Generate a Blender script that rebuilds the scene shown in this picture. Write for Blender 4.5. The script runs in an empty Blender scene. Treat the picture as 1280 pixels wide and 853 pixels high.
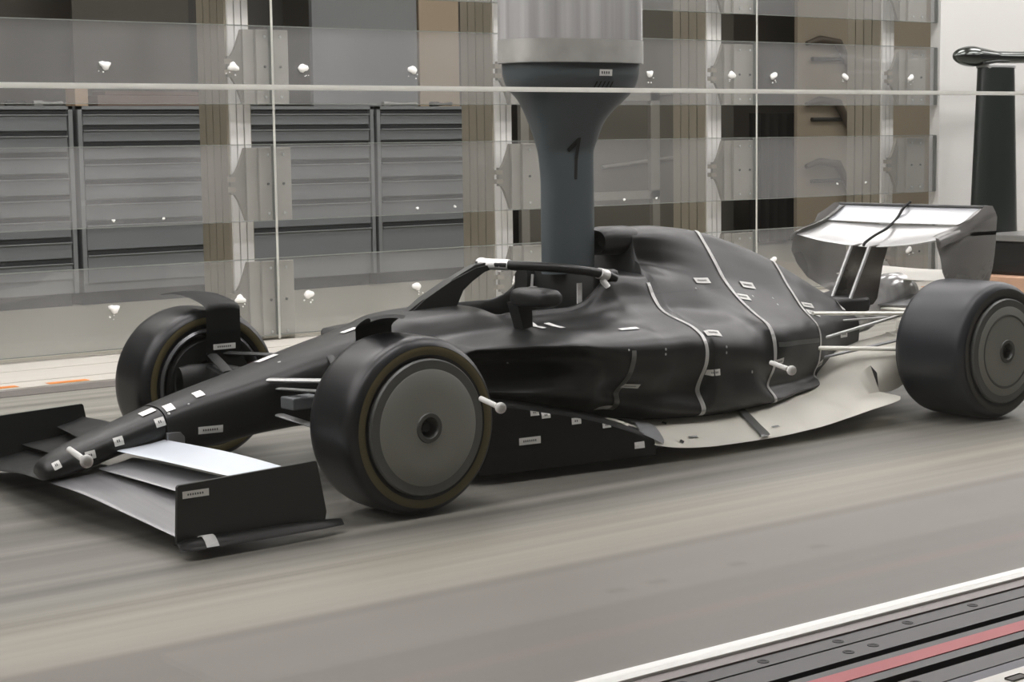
import bpy, bmesh, math, random
import numpy as np
from mathutils import Vector, Matrix
from mathutils.bvhtree import BVHTree
random.seed(7)
PI = math.pi
S = 0.6            # the car is a 60 per cent wind tunnel model: all numbers below are full-car metres, scaled once at the end
sc = bpy.context.scene
C = sc.collection

# ------------------------------------------------------------------ camera
cam = bpy.data.objects.new('camera', bpy.data.cameras.new('camera')); C.objects.link(cam); sc.camera = cam
yaw, pit, rol = math.radians(38.276), math.radians(-6.371), math.radians(-0.749)
F = Vector((math.sin(yaw)*math.cos(pit), math.cos(yaw)*math.cos(pit), math.sin(pit)))
R = Vector((math.cos(yaw), -math.sin(yaw), 0)); U = R.cross(F)
R2 = R*math.cos(rol)+U*math.sin(rol); U2 = -R*math.sin(rol)+U*math.cos(rol)
m = Matrix((R2, U2, -F)).transposed().to_4x4(); m.translation = Vector((-4.03, -6.651, 1.458))*S
cam.matrix_world = m
cam.data.sensor_width = 36; cam.data.lens = 2266/1280*36; cam.data.clip_start = .05; cam.data.clip_end = 200
# ------------------------------------------------------------------ world and exposure
w = bpy.data.worlds.new('room_air'); sc.world = w; w.use_nodes = True
w.node_tree.nodes['Background'].inputs[0].default_value = (.9, .95, 1, 1)
w.node_tree.nodes['Background'].inputs[1].default_value = .12
vs = sc.view_settings; vs.view_transform = 'Standard'; vs.look = 'None'; vs.gamma = 1; vs.use_curve_mapping = False
vs.exposure = 0.0
PANEL_LIGHT = 10.5      # ceiling luminaires of the test section
HALL_LIGHT = 9      # luminaires of the hall behind the glass
CONTROL_LIGHT = 2.5
sc.cycles.max_bounces = 8; sc.cycles.transparent_max_bounces = 24
sc.cycles.use_denoising = True
sc.cycles.caustics_reflective = False; sc.cycles.caustics_refractive = False

# ------------------------------------------------------------------ materials
def srgb(h):
    if isinstance(h, str):
        c = [int(h[i:i+2], 16)/255 for i in (0, 2, 4)]
    else: c = [v/255 for v in h]
    return tuple(((v/12.92) if v <= .04045 else ((v+.055)/1.055)**2.4) for v in c)+(1,)
MATS = {}
def mat(name, col, rough=.5, metal=0, var=.12, scale=(8, 8, 8), bump=0, bscale=60, coat=0, spec=.5, emit=0, rvar=0):
    if name in MATS: return MATS[name]
    mt = bpy.data.materials.new(name); mt.use_nodes = True
    nt = mt.node_tree; b = nt.nodes['Principled BSDF']; L = nt.links.new
    tc = nt.nodes.new('ShaderNodeTexCoord'); mp = nt.nodes.new('ShaderNodeMapping'); mp.inputs['Scale'].default_value = scale
    L(tc.outputs['Object'], mp.inputs[0])
    nz = nt.nodes.new('ShaderNodeTexNoise'); nz.inputs['Scale'].default_value = 1; nz.inputs['Detail'].default_value = 5
    L(mp.outputs[0], nz.inputs['Vector'])
    mx = nt.nodes.new('ShaderNodeMix'); mx.data_type = 'RGBA'
    c = srgb(col)
    mx.inputs[6].default_value = tuple(v*(1-var) for v in c[:3])+(1,); mx.inputs[7].default_value = tuple(min(1, v*(1+var)) for v in c[:3])+(1,)
    L(nz.outputs['Fac'], mx.inputs[0]); L(mx.outputs[2], b.inputs['Base Color'])
    b.inputs['Roughness'].default_value = rough; b.inputs['Metallic'].default_value = metal
    b.inputs['Specular IOR Level'].default_value = spec; b.inputs['Coat Weight'].default_value = coat
    if rvar:
        mr = nt.nodes.new('ShaderNodeMapRange'); mr.inputs[3].default_value = rough-rvar; mr.inputs[4].default_value = rough+rvar
        L(nz.outputs['Fac'], mr.inputs[0]); L(mr.outputs[0], b.inputs['Roughness'])
    if bump:
        n2 = nt.nodes.new('ShaderNodeTexNoise'); n2.inputs['Scale'].default_value = bscale; L(tc.outputs['Object'], n2.inputs['Vector'])
        bp = nt.nodes.new('ShaderNodeBump'); bp.inputs['Strength'].default_value = bump; bp.inputs['Distance'].default_value = .01
        L(n2.outputs['Fac'], bp.inputs['Height']); L(bp.outputs[0], b.inputs['Normal'])
    if emit:
        b.inputs['Emission Color'].default_value = c; b.inputs['Emission Strength'].default_value = emit
    MATS[name] = mt; return mt

def glass_mat(name, tint, veil, refl):
    mt = bpy.data.materials.new(name); mt.use_nodes = True; nt = mt.node_tree; nt.nodes.clear(); L = nt.links.new
    out = nt.nodes.new('ShaderNodeOutputMaterial'); tr = nt.nodes.new('ShaderNodeBsdfTransparent'); tr.inputs[0].default_value = tint
    gl = nt.nodes.new('ShaderNodeBsdfGlossy'); gl.inputs['Roughness'].default_value = 0; gl.inputs[0].default_value = (.95, .97, .95, 1)
    fr = nt.nodes.new('ShaderNodeFresnel'); 
    ge = nt.nodes.new('ShaderNodeNewGeometry'); io = nt.nodes.new('ShaderNodeMapRange'); io.inputs[3].default_value = 1.45; io.inputs[4].default_value = 1/1.45
    L(ge.outputs['Backfacing'], io.inputs[0]); L(io.outputs[0], fr.inputs[0])      # same plain surface reflection on both faces
    ml = nt.nodes.new('ShaderNodeMath'); ml.operation = 'MULTIPLY'; ml.inputs[1].default_value = refl; L(fr.outputs[0], ml.inputs[0])
    m1 = nt.nodes.new('ShaderNodeMixShader'); L(ml.outputs[0], m1.inputs[0]); L(tr.outputs[0], m1.inputs[1]); L(gl.outputs[0], m1.inputs[2])
    df = nt.nodes.new('ShaderNodeBsdfDiffuse'); df.inputs[0].default_value = (.80, .80, .79, 1)
    tc = nt.nodes.new('ShaderNodeTexCoord'); mp = nt.nodes.new('ShaderNodeMapping'); mp.inputs['Scale'].default_value = (1.6, 1, .5); L(tc.outputs['Object'], mp.inputs[0])
    nz = nt.nodes.new('ShaderNodeTexNoise'); nz.inputs['Scale'].default_value = 1.5; nz.inputs['Detail'].default_value = 3; L(mp.outputs[0], nz.inputs['Vector'])
    mr = nt.nodes.new('ShaderNodeMapRange'); mr.inputs[1].default_value = .3; mr.inputs[2].default_value = .7; mr.inputs[3].default_value = veil*.7; mr.inputs[4].default_value = veil*1.3  # added white veil stands in for light reflected on the glass
    L(nz.outputs[0], mr.inputs[0])
    m2 = nt.nodes.new('ShaderNodeMixShader'); L(mr.outputs[0], m2.inputs[0]); L(m1.outputs[0], m2.inputs[1]); L(df.outputs[0], m2.inputs[2])
    L(m2.outputs[0], out.inputs[0]); MATS[name] = mt; return mt

BLACK = mat('satin_black_paint', '1e1f1f', .40, var=.45, scale=(6, 6, 6), rvar=.13, spec=.38, bump=.04, bscale=90)
BLACK2 = mat('dark_composite', '191b1b', .48, var=.2)
MATTE = mat('matt_black', '101111', .75, var=.1)
RUBBER = mat('tyre_rubber', '17181a', .36, var=.15, scale=(3, 60, 3), spec=.45)
RUBBER2 = mat('rear_tyre_rubber', '24272c', .42, var=.3, scale=(3, 30, 3), spec=.5)
STRIPE = mat('olive_sidewall_stripe', '574f31', .55, var=.1)
STRIPE2 = mat('dull_sidewall_stripe', '3a3935', .55, var=.1)
COVER = mat('wheel_cover_grey', '84857f', .42, var=.08, metal=.15)
COVER_LIP = mat('wheel_cover_lip', '4a4b49', .4, metal=.3, var=.05)
SILVER = mat('bare_silver_metal', 'b0b1b0', .32, metal=.35, var=.08, scale=(3, 20, 20), rvar=.08)
BRIGHT = mat('pale_silver_paint', 'b9bcbf', .3, metal=.3, var=.04, scale=(4, 20, 4))
BRUSHED = mat('brushed_grey_metal', '97989a', .35, metal=.75, var=.2, scale=(3, 3, 40))
FLAPW = mat('bluish_white_flap', 'd3dae2', .3, metal=.2, var=.04)
STREAK = mat('streaked_grey_metal', '8b8b8d', .33, metal=.6, var=.2, scale=(60, 2, 2))
WINGGREY = mat('grey_endplate_metal', 'b2b1af', .28, metal=.1, var=.2, scale=(3, 3, 3), rvar=.1)
CREAM = mat('cream_white_paint', 'f3f1e8', .5, var=.04, scale=(3, 3, 3))
TAPE = mat('white_foil_tape', 'f2f2f0', .4, metal=.1, var=.12, scale=(30, 30, 30), bump=.3, bscale=80)
TAPEG = mat('grey_tape', '7b7d7b', .4, metal=.2, var=.15, scale=(20, 20, 20))
LABELW = mat('white_label_paper', 'dededa', .6, var=.04)
INK = mat('dark_print_ink', '505050', .7, var=.1)
SLATE = mat('slate_painted_steel', '50585b', .45, var=.08, scale=(4, 4, 2))
CHROME = mat('polished_steel_sleeve', 'e6e4e0', .2, metal=.3, var=.75, scale=(26, 26, .2), rvar=.05)  # noise streaks in the colour stand in for reflections
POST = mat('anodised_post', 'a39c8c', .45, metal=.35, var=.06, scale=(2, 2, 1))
POSTF = mat('lit_post_face', 'f6f5f0', .45, metal=.0, var=.06)  # same post metal, coloured lighter for its lit front
GROOVE = mat('dark_slot_shade', '35332f', .8)  # dark colour puts shade into the post slots; middle bolts share it
PLATE = mat('bracket_plate', 'b4b1a6', .45, metal=.4, var=.1)
PANE = glass_mat('slat_glass', (.93, .935, .94, 1), .085, 1.0)
PANEN = glass_mat('near_glass', (.985, .985, .98, 1), .008, .6)

def frosted(name, col, tl=.5):
    mt = bpy.data.materials.new(name); mt.use_nodes = True; nt = mt.node_tree; nt.nodes.clear(); L = nt.links.new
    out = nt.nodes.new('ShaderNodeOutputMaterial'); d = nt.nodes.new('ShaderNodeBsdfDiffuse'); t = nt.nodes.new('ShaderNodeBsdfTranslucent'); mx = nt.nodes.new('ShaderNodeMixShader')
    d.inputs[0].default_value = srgb(col); t.inputs[0].default_value = srgb(col); L(d.outputs[0], mx.inputs[1]); L(t.outputs[0], mx.inputs[2]); mx.inputs[0].default_value = tl; L(mx.outputs[0], out.inputs[0]); MATS[name] = mt; return mt
EDGE = frosted('ground_glass_edge', '9ea29c'); SEAL = frosted('pale_seal', 'f6f6f2', .8)
CAB = mat('cabinet_grey', '74787a', .5, var=.06, scale=(2, 2, 2))
CABD = mat('cabinet_dark_recess', '2d3031', .6)
CABF = mat('cabinet_frame_grey', '7b7f80', .5, var=.05)
BELT = None

# ------------------------------------------------------------------ helpers
def obj(name, bm, mats, parent=None, smooth=None, loc=None):
    me = bpy.data.meshes.new(name)
    bmesh.ops.recalc_face_normals(bm, faces=bm.faces)
    bm.to_mesh(me); bm.free()
    for x in (mats if isinstance(mats, (list, tuple)) else [mats]): me.materials.append(x)
    o = bpy.data.objects.new(name, me); C.objects.link(o)
    if parent: o.parent = parent
    if loc: o.location = loc
    if smooth is not None:
        me.shade_smooth(); me.set_sharp_from_angle(angle=math.radians(smooth))
    return o
def tag(o, label=None, cat=None, group=None, kind=None):
    if label: o['label'] = label
    if cat: o['category'] = cat
    if group: o['group'] = group
    if kind: o['kind'] = kind
    return o
def thing(name, label, cat, loc=(0, 0, 0), group=None):
    o = bpy.data.objects.new(name, None); C.objects.link(o); o.location = loc; o.empty_display_size = .1
    return tag(o, label, cat, group)
def box(bm, x0, x1, y0, y1, z0, z1, mi=0, bev=0):
    vs_ = [bm.verts.new((x, y, z)) for x in (x0, x1) for y in (y0, y1) for z in (z0, z1)]
    fs = []
    for q in ((0, 1, 3, 2), (4, 6, 7, 5), (0, 4, 5, 1), (2, 3, 7, 6), (0, 2, 6, 4), (1, 5, 7, 3)):
        f = bm.faces.new([vs_[i] for i in q]); f.material_index = mi; fs.append(f)
    if bev:
        es = list({e for f in fs for e in f.edges})
        bmesh.ops.bevel(bm, geom=es, offset=bev, segments=2, affect='EDGES', profile=.5)
    return vs_
def B(): return bmesh.new()
def boxobj(name, x0, x1, y0, y1, z0, z1, mt, parent=None, bev=0):
    bm = B(); box(bm, x0, x1, y0, y1, z0, z1, 0, bev); return obj(name, bm, mt, parent)
def prism(bm, pts, axis, a, b, mi=0):
    """polygon pts in the two other axes, extruded along axis from a to b"""
    def P(p, v):
        return {'y': (p[0], v, p[1]), 'x': (v, p[0], p[1]), 'z': (p[0], p[1], v)}[axis]
    A = [bm.verts.new(P(p, a)) for p in pts]; D = [bm.verts.new(P(p, b)) for p in pts]
    n = len(pts); fs = [bm.faces.new(A), bm.faces.new(D[::-1])]
    for i in range(n): fs.append(bm.faces.new((A[i], A[(i+1) % n], D[(i+1) % n], D[i])))
    for f in fs: f.material_index = mi
def tube(bm, pts, rad, n=10, flat=1.0, mi=0, up=Vector((0, 0, 1)), cap=True):
    pts = [Vector(p) for p in pts]; rings = []
    for i, p in enumerate(pts):
        t = (pts[min(i+1, len(pts)-1)]-pts[max(i-1, 0)]).normalized()
        s = t.cross(up)
        if s.length < 1e-3: s = t.cross(Vector((1, 0, 0)))
        s.normalize(); u = s.cross(t)
        r = rad[i] if isinstance(rad, (list, tuple)) else rad
        rings.append([bm.verts.new(p+s*r*math.cos(2*PI*k/n)+u*r*flat*math.sin(2*PI*k/n)) for k in range(n)])
    for a, b in zip(rings, rings[1:]):
        for k in range(n):
            f = bm.faces.new((a[k], a[(k+1) % n], b[(k+1) % n], b[k])); f.material_index = mi
    if cap: bm.faces.new(rings[0]).material_index = mi; bm.faces.new(rings[-1][::-1]).material_index = mi
def lathe(bm, prof, n=72, mi=0, axis='y', close=False):
    """prof = [(r, a)] around the axis"""
    rings = []
    for r, a in prof:
        if r < 1e-5: rings.append([bm.verts.new((0, a, 0) if axis == 'y' else (0, 0, a))])
        else: rings.append([bm.verts.new((r*math.cos(2*PI*k/n), a, r*math.sin(2*PI*k/n)) if axis == 'y' else (r*math.cos(2*PI*k/n), r*math.sin(2*PI*k/n), a)) for k in range(n)])
    prs = list(zip(rings, rings[1:]))+([(rings[-1], rings[0])] if close else [])
    for a, b in prs:
        for k in range(n):
            if len(a) == 1 and len(b) == 1: continue
            if len(a) == 1: f = bm.faces.new((a[0], b[(k+1) % n], b[k]))
            elif len(b) == 1: f = bm.faces.new((a[k], a[(k+1) % n], b[0]))
            else: f = bm.faces.new((a[k], a[(k+1) % n], b[(k+1) % n], b[k]))
            f.material_index = mi
def grid(bm, rows, thick=0, mi=0, closed=False):
    """rows = list of equal-length lists of points; thick solidifies along the normal"""
    V = [[bm.verts.new(p) for p in r] for r in rows]; fs = []
    for a, b in zip(V, V[1:]):
        n = len(a); rng = range(n if closed else n-1)
        for k in rng:
            f = bm.faces.new((a[k], a[(k+1) % n], b[(k+1) % n], b[k])); f.material_index = mi; fs.append(f)
    if thick: bmesh.ops.solidify(bm, geom=fs+list({e for f in fs for e in f.edges})+list({v for f in fs for v in f.verts}), thickness=thick)
    return V
def pchip(xs, ys, x):
    xs = np.asarray(xs, float); ys = np.asarray(ys, float); h = np.diff(xs); d = np.diff(ys)/h; n = len(xs)
    mm = np.zeros(n); mm[0] = d[0]; mm[-1] = d[-1]
    for i in range(1, n-1):
        if d[i-1]*d[i] > 0:
            w1 = 2*h[i]+h[i-1]; w2 = h[i]+2*h[i-1]; mm[i] = (w1+w2)/(w1/d[i-1]+w2/d[i])
    x = min(max(x, xs[0]), xs[-1]); i = min(max(int(np.searchsorted(xs, x))-1, 0), n-2); t = (x-xs[i])/h[i]
    return float((1+2*t)*(1-t)**2*ys[i]+t*(1-t)**2*h[i]*mm[i]+t*t*(3-2*t)*ys[i+1]+t*t*(t-1)*h[i]*mm[i+1])
def crom(P, s):
    """Catmull-Rom through P at parameter s in [0, len-1], mirrored about the car's centre line at both ends"""
    n = len(P); i = min(int(s), n-2); t = s-i
    g = lambda k: np.array((-P[1][0], P[1][1])) if k < 0 else (np.array((-P[n-2][0], P[n-2][1])) if k >= n else np.array(P[k]))
    a, b, c, d = g(i-1), g(i), g(i+1), g(i+2)
    return .5*((2*b)+(-a+c)*t+(2*a-5*b+4*c-d)*t*t+(-a+3*b-3*c+d)*t**3)
def crom3(P, n):
    """smooth open curve through 3-D points, n points per span"""
    P = [Vector(p) for p in P]; out = []
    for i in range(len(P)-1):
        a = P[i-1] if i else P[0]*2-P[1]; b = P[i]; c = P[i+1]; d = P[i+2] if i+2 < len(P) else P[-1]*2-P[-2]
        for k in range(n):
            t = k/n; out.append(.5*((2*b)+(-a+c)*t+(2*a-5*b+4*c-d)*t*t+(-a+3*b-3*c+d)*t**3))
    return out+[P[-1]]
def se(wd, zt, zb, n, k=12):
    o = []
    for i in range(k):
        a = PI*i/(k-1); zc = (zt+zb)/2; h = (zt-zb)/2
        o.append((wd*abs(math.sin(a))**(2/n), zc+h*math.copysign(abs(math.cos(a))**(2/n), math.cos(a))))
    return o

# ================================================================== SETTING
Z0 = 0.0
def belt_mat():
    mt = bpy.data.materials.new('moving_belt_rubber'); mt.use_nodes = True; nt = mt.node_tree; L = nt.links.new; b = nt.nodes['Principled BSDF']
    tc = nt.nodes.new('ShaderNodeTexCoord'); sep = nt.nodes.new('ShaderNodeSeparateXYZ'); L(tc.outputs['Object'], sep.inputs[0])
    mp = nt.nodes.new('ShaderNodeMapping'); mp.inputs['Scale'].default_value = (.22, 11, 1); L(tc.outputs['Object'], mp.inputs[0])
    nz = nt.nodes.new('ShaderNodeTexNoise'); nz.inputs['Scale'].default_value = 1; nz.inputs['Detail'].default_value = 6; L(mp.outputs[0], nz.inputs['Vector'])
    # tone bands across the belt width, darker around the car (object y, scene metres)
    mr = nt.nodes.new('ShaderNodeMapRange'); mr.inputs[1].default_value = -3.1*S; mr.inputs[2].default_value = 3.4*S; L(sep.outputs[1], mr.inputs[0])
    cr = nt.nodes.new('ShaderNodeValToRGB'); L(mr.outputs[0], cr.inputs[0]); el = cr.color_ramp.elements
    def pos(y): return (y+3.1)/6.5
    stops = [(-3.1, '716d67'), (-1.98, '736f69'), (-1.93, '908c82'), (-1.5, '8a867c'), (-1.25, '7b7972'), (-.95, '6e6c66'), (-.5, '706e68'), (.5, '6a6963'), (1.0, '72706a'), (1.5, '84827a'), (3.3, '8c8a82')]
    el[0].position = 0; el[0].color = srgb(stops[0][1]); el[1].position = 1; el[1].color = srgb(stops[-1][1])
    for y, c in stops[1:-1]:
        e = el.new(pos(y)); e.color = srgb(c)
    # streaks fade out on the plain strip nearest the glass
    m2 = nt.nodes.new('ShaderNodeMapRange'); m2.inputs[1].default_value = -2.0*S; m2.inputs[2].default_value = -1.6*S; m2.inputs[3].default_value = .05; m2.inputs[4].default_value = .75; L(sep.outputs[1], m2.inputs[0])
    c2 = nt.nodes.new('ShaderNodeMapRange'); c2.inputs[1].default_value = .32; c2.inputs[2].default_value = .68; c2.inputs[3].default_value = .45; c2.inputs[4].default_value = 1.4; L(nz.outputs[0], c2.inputs[0])
    mx = nt.nodes.new('ShaderNodeMix'); mx.data_type = 'RGBA'; mx.blend_type = 'MULTIPLY'; L(m2.outputs[0], mx.inputs[0]); L(cr.outputs[0], mx.inputs[6])
    L(c2.outputs[0], mx.inputs[7]); L(mx.outputs[2], b.inputs['Base Color']); b.inputs['Roughness'].default_value = .5; b.inputs['Specular IOR Level'].default_value = .35
    return mt
BELT = belt_mat()
belt = boxobj('rolling_road_belt', -9, 18, -3.04, 3.36, -.05, 0, BELT)
tag(belt, 'wide grey rubber rolling road belt with long streaks running under the car', 'moving belt')

HALLFLOOR = mat('hall_floor_paint', 'a39f93', .6, var=.05, scale=(.6, .6, 1))
fl = boxobj('floor', -9, 40, 4.93, 13, -.06, 0, HALLFLOOR); tag(fl, kind='structure')
f2 = boxobj('floor_control_side', -14, 25, -12, -3.72, -.06, -.01, mat('control_floor', '75726c', .6)); f2.name = 'floor'; tag(f2, kind='structure')
# boards beyond the belt
PLANKW = mat('whitish_floor_board', 'c9c5bc', .55, var=.1, scale=(1.2, 40, 1))
f3 = bpy.data.objects.new('floor', None); C.objects.link(f3); tag(f3, kind='structure')
for i in range(5):
    y0 = 3.62+i*.262
    boxobj('floor_board', -9, 26, y0, y0+.252, -.05, .012+.002*(i % 2), PLANKW, f3)
ORANGE = mat('orange_marking', 'e08a3a', .6, var=.15)
for (xa, xb, y) in ((-.22, .33, 3.66), (.52, .78, 3.64), (3.0, 3.3, 6.9), (9.6, 10.3, 4.3)):
    bm = B(); box(bm, xa, xb, y, y+.07, .0145 if y < 4.9 else .0, .0165 if y < 4.9 else .003); o = obj('floor_marking', bm, ORANGE, f3); o['label'] = 'orange marking'
kerb = boxobj('trim_1', -9, 26, 3.36, 3.6, -.05, .004, mat('belt_edge_shadow', '6f6a66', .5, var=.15, scale=(1, 40, 1))); tag(kerb, kind='structure')  # strip coloured dark for the shadow line beside the boards
sill = boxobj('trim_2', -9, 10.3, 4.89, 5.02, -.05, .03, mat('glass_sill', 'c9c5b8', .5, var=.05)); tag(sill, kind='structure')

# near edge: sill strip, rails
t3 = boxobj('trim_3', -9, 9, -3.12, -3.045, -.05, .012, mat('white_sill_strip', 'f2f2ee', .4, var=.02)); tag(t3, kind='structure')
t4 = boxobj('trim_4', -9, 9, -3.175, -3.122, -.05, .004, mat('pinkish_grey_strip', '8f8785', .45, var=.06)); tag(t4, kind='structure')
RAIL = mat('grey_anodised_rail', '545353', .5, metal=.1, var=.06, scale=(3, 40, 3))
RAILP = mat('purple_grey_rail', '605f66', .5, metal=.1, var=.06)
REDT = mat('red_line_tape', 'b4565a', .5, var=.1)
rails = thing('floor_rail', 'set of dark grey slotted metal rails with one red line beside the white sill', 'rail', (0, -3.4, 0))
def railpart(name, y0, y1, z, mt): 
    return boxobj(name, -9, 9, y0+3.4, y1+3.4, -.06, z, mt, rails)
railpart('rail_bar', -3.247, -3.178, -.001, RAIL); r2 = railpart('rail_bar', -3.352, -3.257, -.001, RAIL)
railpart('rail_bar', -3.535, -3.387, -.001, RAIL); r4 = railpart('rail_bar', -3.655, -3.578, -.001, RAIL); railpart('rail_bar', -3.71, -3.662, -.001, RAILP)
bm = B(); box(bm, -9, 9, -.317+.275, -.317+.335-.092, -.001, .0012); 
bm.free(); bm = B(); box(bm, -9, 9, -3.49+3.4, -3.425+3.4, -.001, .0015); o = obj('red_line', bm, REDT, rails); o['label'] = 'red line'
boxobj('slot_bed', -9, 9, -3.72+3.4, -3.17+3.4, -.075, -.035, MATTE, rails)
def screws(ylist, x0, step, pair, parent):
    for y in ylist:
        x = x0
        while x < 1.6:
            for dx in ((0, pair) if pair else (0,)):
                bm = B(); lathe(bm, [(.017, 0), (.017, .0015), (.009, .0015), (.009, .0005), (0, .0005)], 14, axis='z')
                obj('rail_screw', bm, mat('black_screw', '1c1b1b', .6), parent, loc=(x+dx, y+3.4, -.001))
            x += step
screws([-3.305], -2.05, .93, .105, rails); screws([-3.615], -2.24, .93, .105, rails); screws([-3.2125], -2.3, .31, 0, rails)
wp = thing('floor_plate', 'white floor plate with slotted holes at the lower right corner', 'floor plate', (-.2, -3.8, 0))
boxobj('plate', -1.5, 3, -.3, .07, -.03, .01, mat('white_plate', 'e8e6df', .5), wp)
for x in (-.05, .13, .5, .9):
    bm = B(); box(bm, x-.035, x+.035, .0, .03, .0105, .0125, 0, .004); obj('slot', bm, mat('plate_slot', '56524c', .6), wp)

# walls and ceilings
WALLB = mat('hall_back_wall', '67625b', .7, var=.1, scale=(.5, .5, .5))
wb = boxobj('wall_back', -9, 40, 11.4, 11.6, 0, 5.2, WALLB); tag(wb, kind='structure')
wl = boxobj('wall_left', -9.2, -9, -12, 11.6, 0, 5.2, mat('left_wall', '6b6860', .7)); tag(wl, kind='structure')
wr = boxobj('wall_right', 40, 40.2, -12, 11.6, 0, 5.2, mat('right_wall', 'a5a39c', .7)); tag(wr, kind='structure')
wf = boxobj('wall_front', -14, 40, -12.2, -12, 0, 5.2, mat('control_wall', '8d8a83', .7)); tag(wf, kind='structure')
ww = boxobj('wall_tunnel', 10.36, 26, 4.78, 4.9, 0, 4.6, mat('white_tunnel_wall', 'd2d2ce', .55, var=.02, scale=(.5, .5, .5))); tag(ww, kind='structure')
CEIL = mat('tunnel_ceiling', 'b9b8b2', .6)
cl = boxobj('ceiling', -9, 26, -3.2, 4.9, 4.6, 4.75, CEIL); tag(cl, kind='structure')
LAMP = mat('luminous_panel', 'fffbfc', .5, emit=PANEL_LIGHT, var=0)
k = 0
for i, x in enumerate((-6.5, -3.3, -.1, 3.1, 6.3, 9.5, 12.7, 16)):
    for y in (-1.6, 1.0, 3.4):
        bm = B(); box(bm, -1.05, 1.05, -.5, .5, -.03, .0); obj('light_panel', bm, LAMP, cl, loc=(x, y, 4.6))
c2_ = boxobj('ceiling_hall', -9, 40, 4.9, 11.6, 5.0, 5.2, mat('hall_ceiling', '77746c', .7)); c2_.name = 'ceiling'; tag(c2_, kind='structure')
LAMP2 = mat('hall_luminous_panel', 'fffcf6', .5, emit=HALL_LIGHT, var=0)
for x in (0, 4, 8, 12, 17, 23):
    bm = B(); box(bm, -1.2, 1.2, -.4, .4, -.03, 0); obj('light_panel', bm, LAMP2, c2_, loc=(x, 7.2, 5.0))
c3_ = boxobj('ceiling_control', -14, 26, -12, -3.2, 4.6, 4.75, mat('control_ceiling', '8a877f', .7)); c3_.name = 'ceiling'; tag(c3_, kind='structure')
LAMP3 = mat('control_luminous_panel', 'fffcf6', .5, emit=CONTROL_LIGHT, var=0)
for x in (-9, -4, 1, 6):
    bm = B(); box(bm, -1.2, 1.2, -.4, .4, -.03, 0); obj('light_panel', bm, LAMP3, c3_, loc=(x, -8.6, 4.6))

# ------------------------------------------------------------------ slatted glass wall beyond the belt
YG = 4.8
LEV = [(.05, .61, 'lowest'), (.89, 1.437, 'second lowest'), (1.732, 2.285, 'second highest'), (2.53, 3.1, 'topmost')]
joints = [-7.15, -2.16, 2.83, 7.82, 10.34]
gw = thing('glass_wall', 'slotted far tunnel wall of horizontal glass slats with open gaps between them', 'glass wall', (0, YG, 0))
for za, zb, zn in LEV:
    for j in range(1, 4):
        xa, xb = joints[j]+.006, joints[j+1]-.006
        bm = B(); box(bm, xa, xb, 0, .035, za, zb); t = obj('glass_slat', bm, PANE, gw)
        for e0, e1, f0, f1 in ((xa, xb, zb, zb+.005), (xa, xb, za-.004, za), (xb, xb+.010, za, zb)):
            bm = B(); box(bm, e0, e1, -.001, .036, f0, f1); obj('glass_edge', bm, EDGE, t)
# thin joints between the slats' bays
for n_, x in (('left', 2.83), ('right', 7.82)):
    bm = B(); box(bm, -.008, .008, -.006, .0, 0, 3.3)
    o = obj('glass_joint_rod', bm, SEAL, loc=(x, YG-.004, .02)); tag(o, 'thin pale vertical joint line %s' % ('on the glass by the first post from the left' if n_ == 'left' else 'on the glass right of the third post'), 'joint strip')

posts_x = [(2.72, 'first'), (5.17, 'second'), (7.58, 'third'), (9.95, 'fourth')]
def make_post(x, label):
    t = thing('slotted_metal_post', label, 'post', (x, 5.1, 0), 'slotted posts holding the glass slats')
    # deep extrusion: front (narrow, coloured lighter as if lit) towards the tunnel, grooved sides
    d = .42; wdt = .18
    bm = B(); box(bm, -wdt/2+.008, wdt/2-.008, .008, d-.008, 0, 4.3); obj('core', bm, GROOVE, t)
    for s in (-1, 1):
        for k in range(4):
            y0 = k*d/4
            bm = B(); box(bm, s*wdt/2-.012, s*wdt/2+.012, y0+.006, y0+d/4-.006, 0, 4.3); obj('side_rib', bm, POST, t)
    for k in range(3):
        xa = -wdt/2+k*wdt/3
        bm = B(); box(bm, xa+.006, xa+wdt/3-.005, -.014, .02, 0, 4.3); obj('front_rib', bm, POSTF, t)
    return t
def make_bracket(x, z0, z1, label):
    t = thing('glass_bracket', label, 'bracket', (x, 4.85, z0), 'metal brackets clamping the glass slats')
    h = z1-z0
    bm = B(); prism(bm, [(.0, h*.36), (.03, h*.36), (.06, h*.28), (.09, h*.15), (.12, 0), (.12, h), (.09, h*.85), (.06, h*.72), (.03, h*.64), (.0, h*.64)], 'y', .05, .08)
    obj('gusset', bm, mat('gusset_grey', '8b887c', .5, metal=.2), t)
    bm = B(); box(bm, .12, .21, .03, .055, 0, h); obj('flange', bm, PLATE, t)
    bm = B(); box(bm, .21, .48, .0, .03, 0, h, 0, .004); obj('clamp_plate', bm, PLATE, t)
    for q in (.43, .57):
        bm = B(); box(bm, -.03, .035, .04, .09, h*q-.018, h*q+.018); obj('slot_nut', bm, POST, t)
    for (bx, bz) in ((.28, .05), (.41, .05), (.28, h-.05), (.41, h-.05), (.28, h/2), (.41, h/2)):
        bm = B(); lathe(bm, [(.010, 0), (.010, -.008), (0, -.010)], 10); o = obj('bolt', bm, SEAL if abs(bz-h/2) > .1 else GROOVE, t, loc=(bx, 0, bz))
    return t
pw = {'first': 'deep slotted metal post behind the far front wheel, leftmost of four', 'second': 'slotted metal post just left of the slate support strut',
      'third': 'slotted metal post right of the support strut above the engine cover', 'fourth': 'slotted metal post beside the white wall, behind the rear wing'}
bw = {'first': 'beside the leftmost slotted post', 'second': 'beside the slotted post left of the strut', 'third': 'beside the slotted post right of the strut', 'fourth': 'beside the slotted post next to the white wall'}
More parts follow.
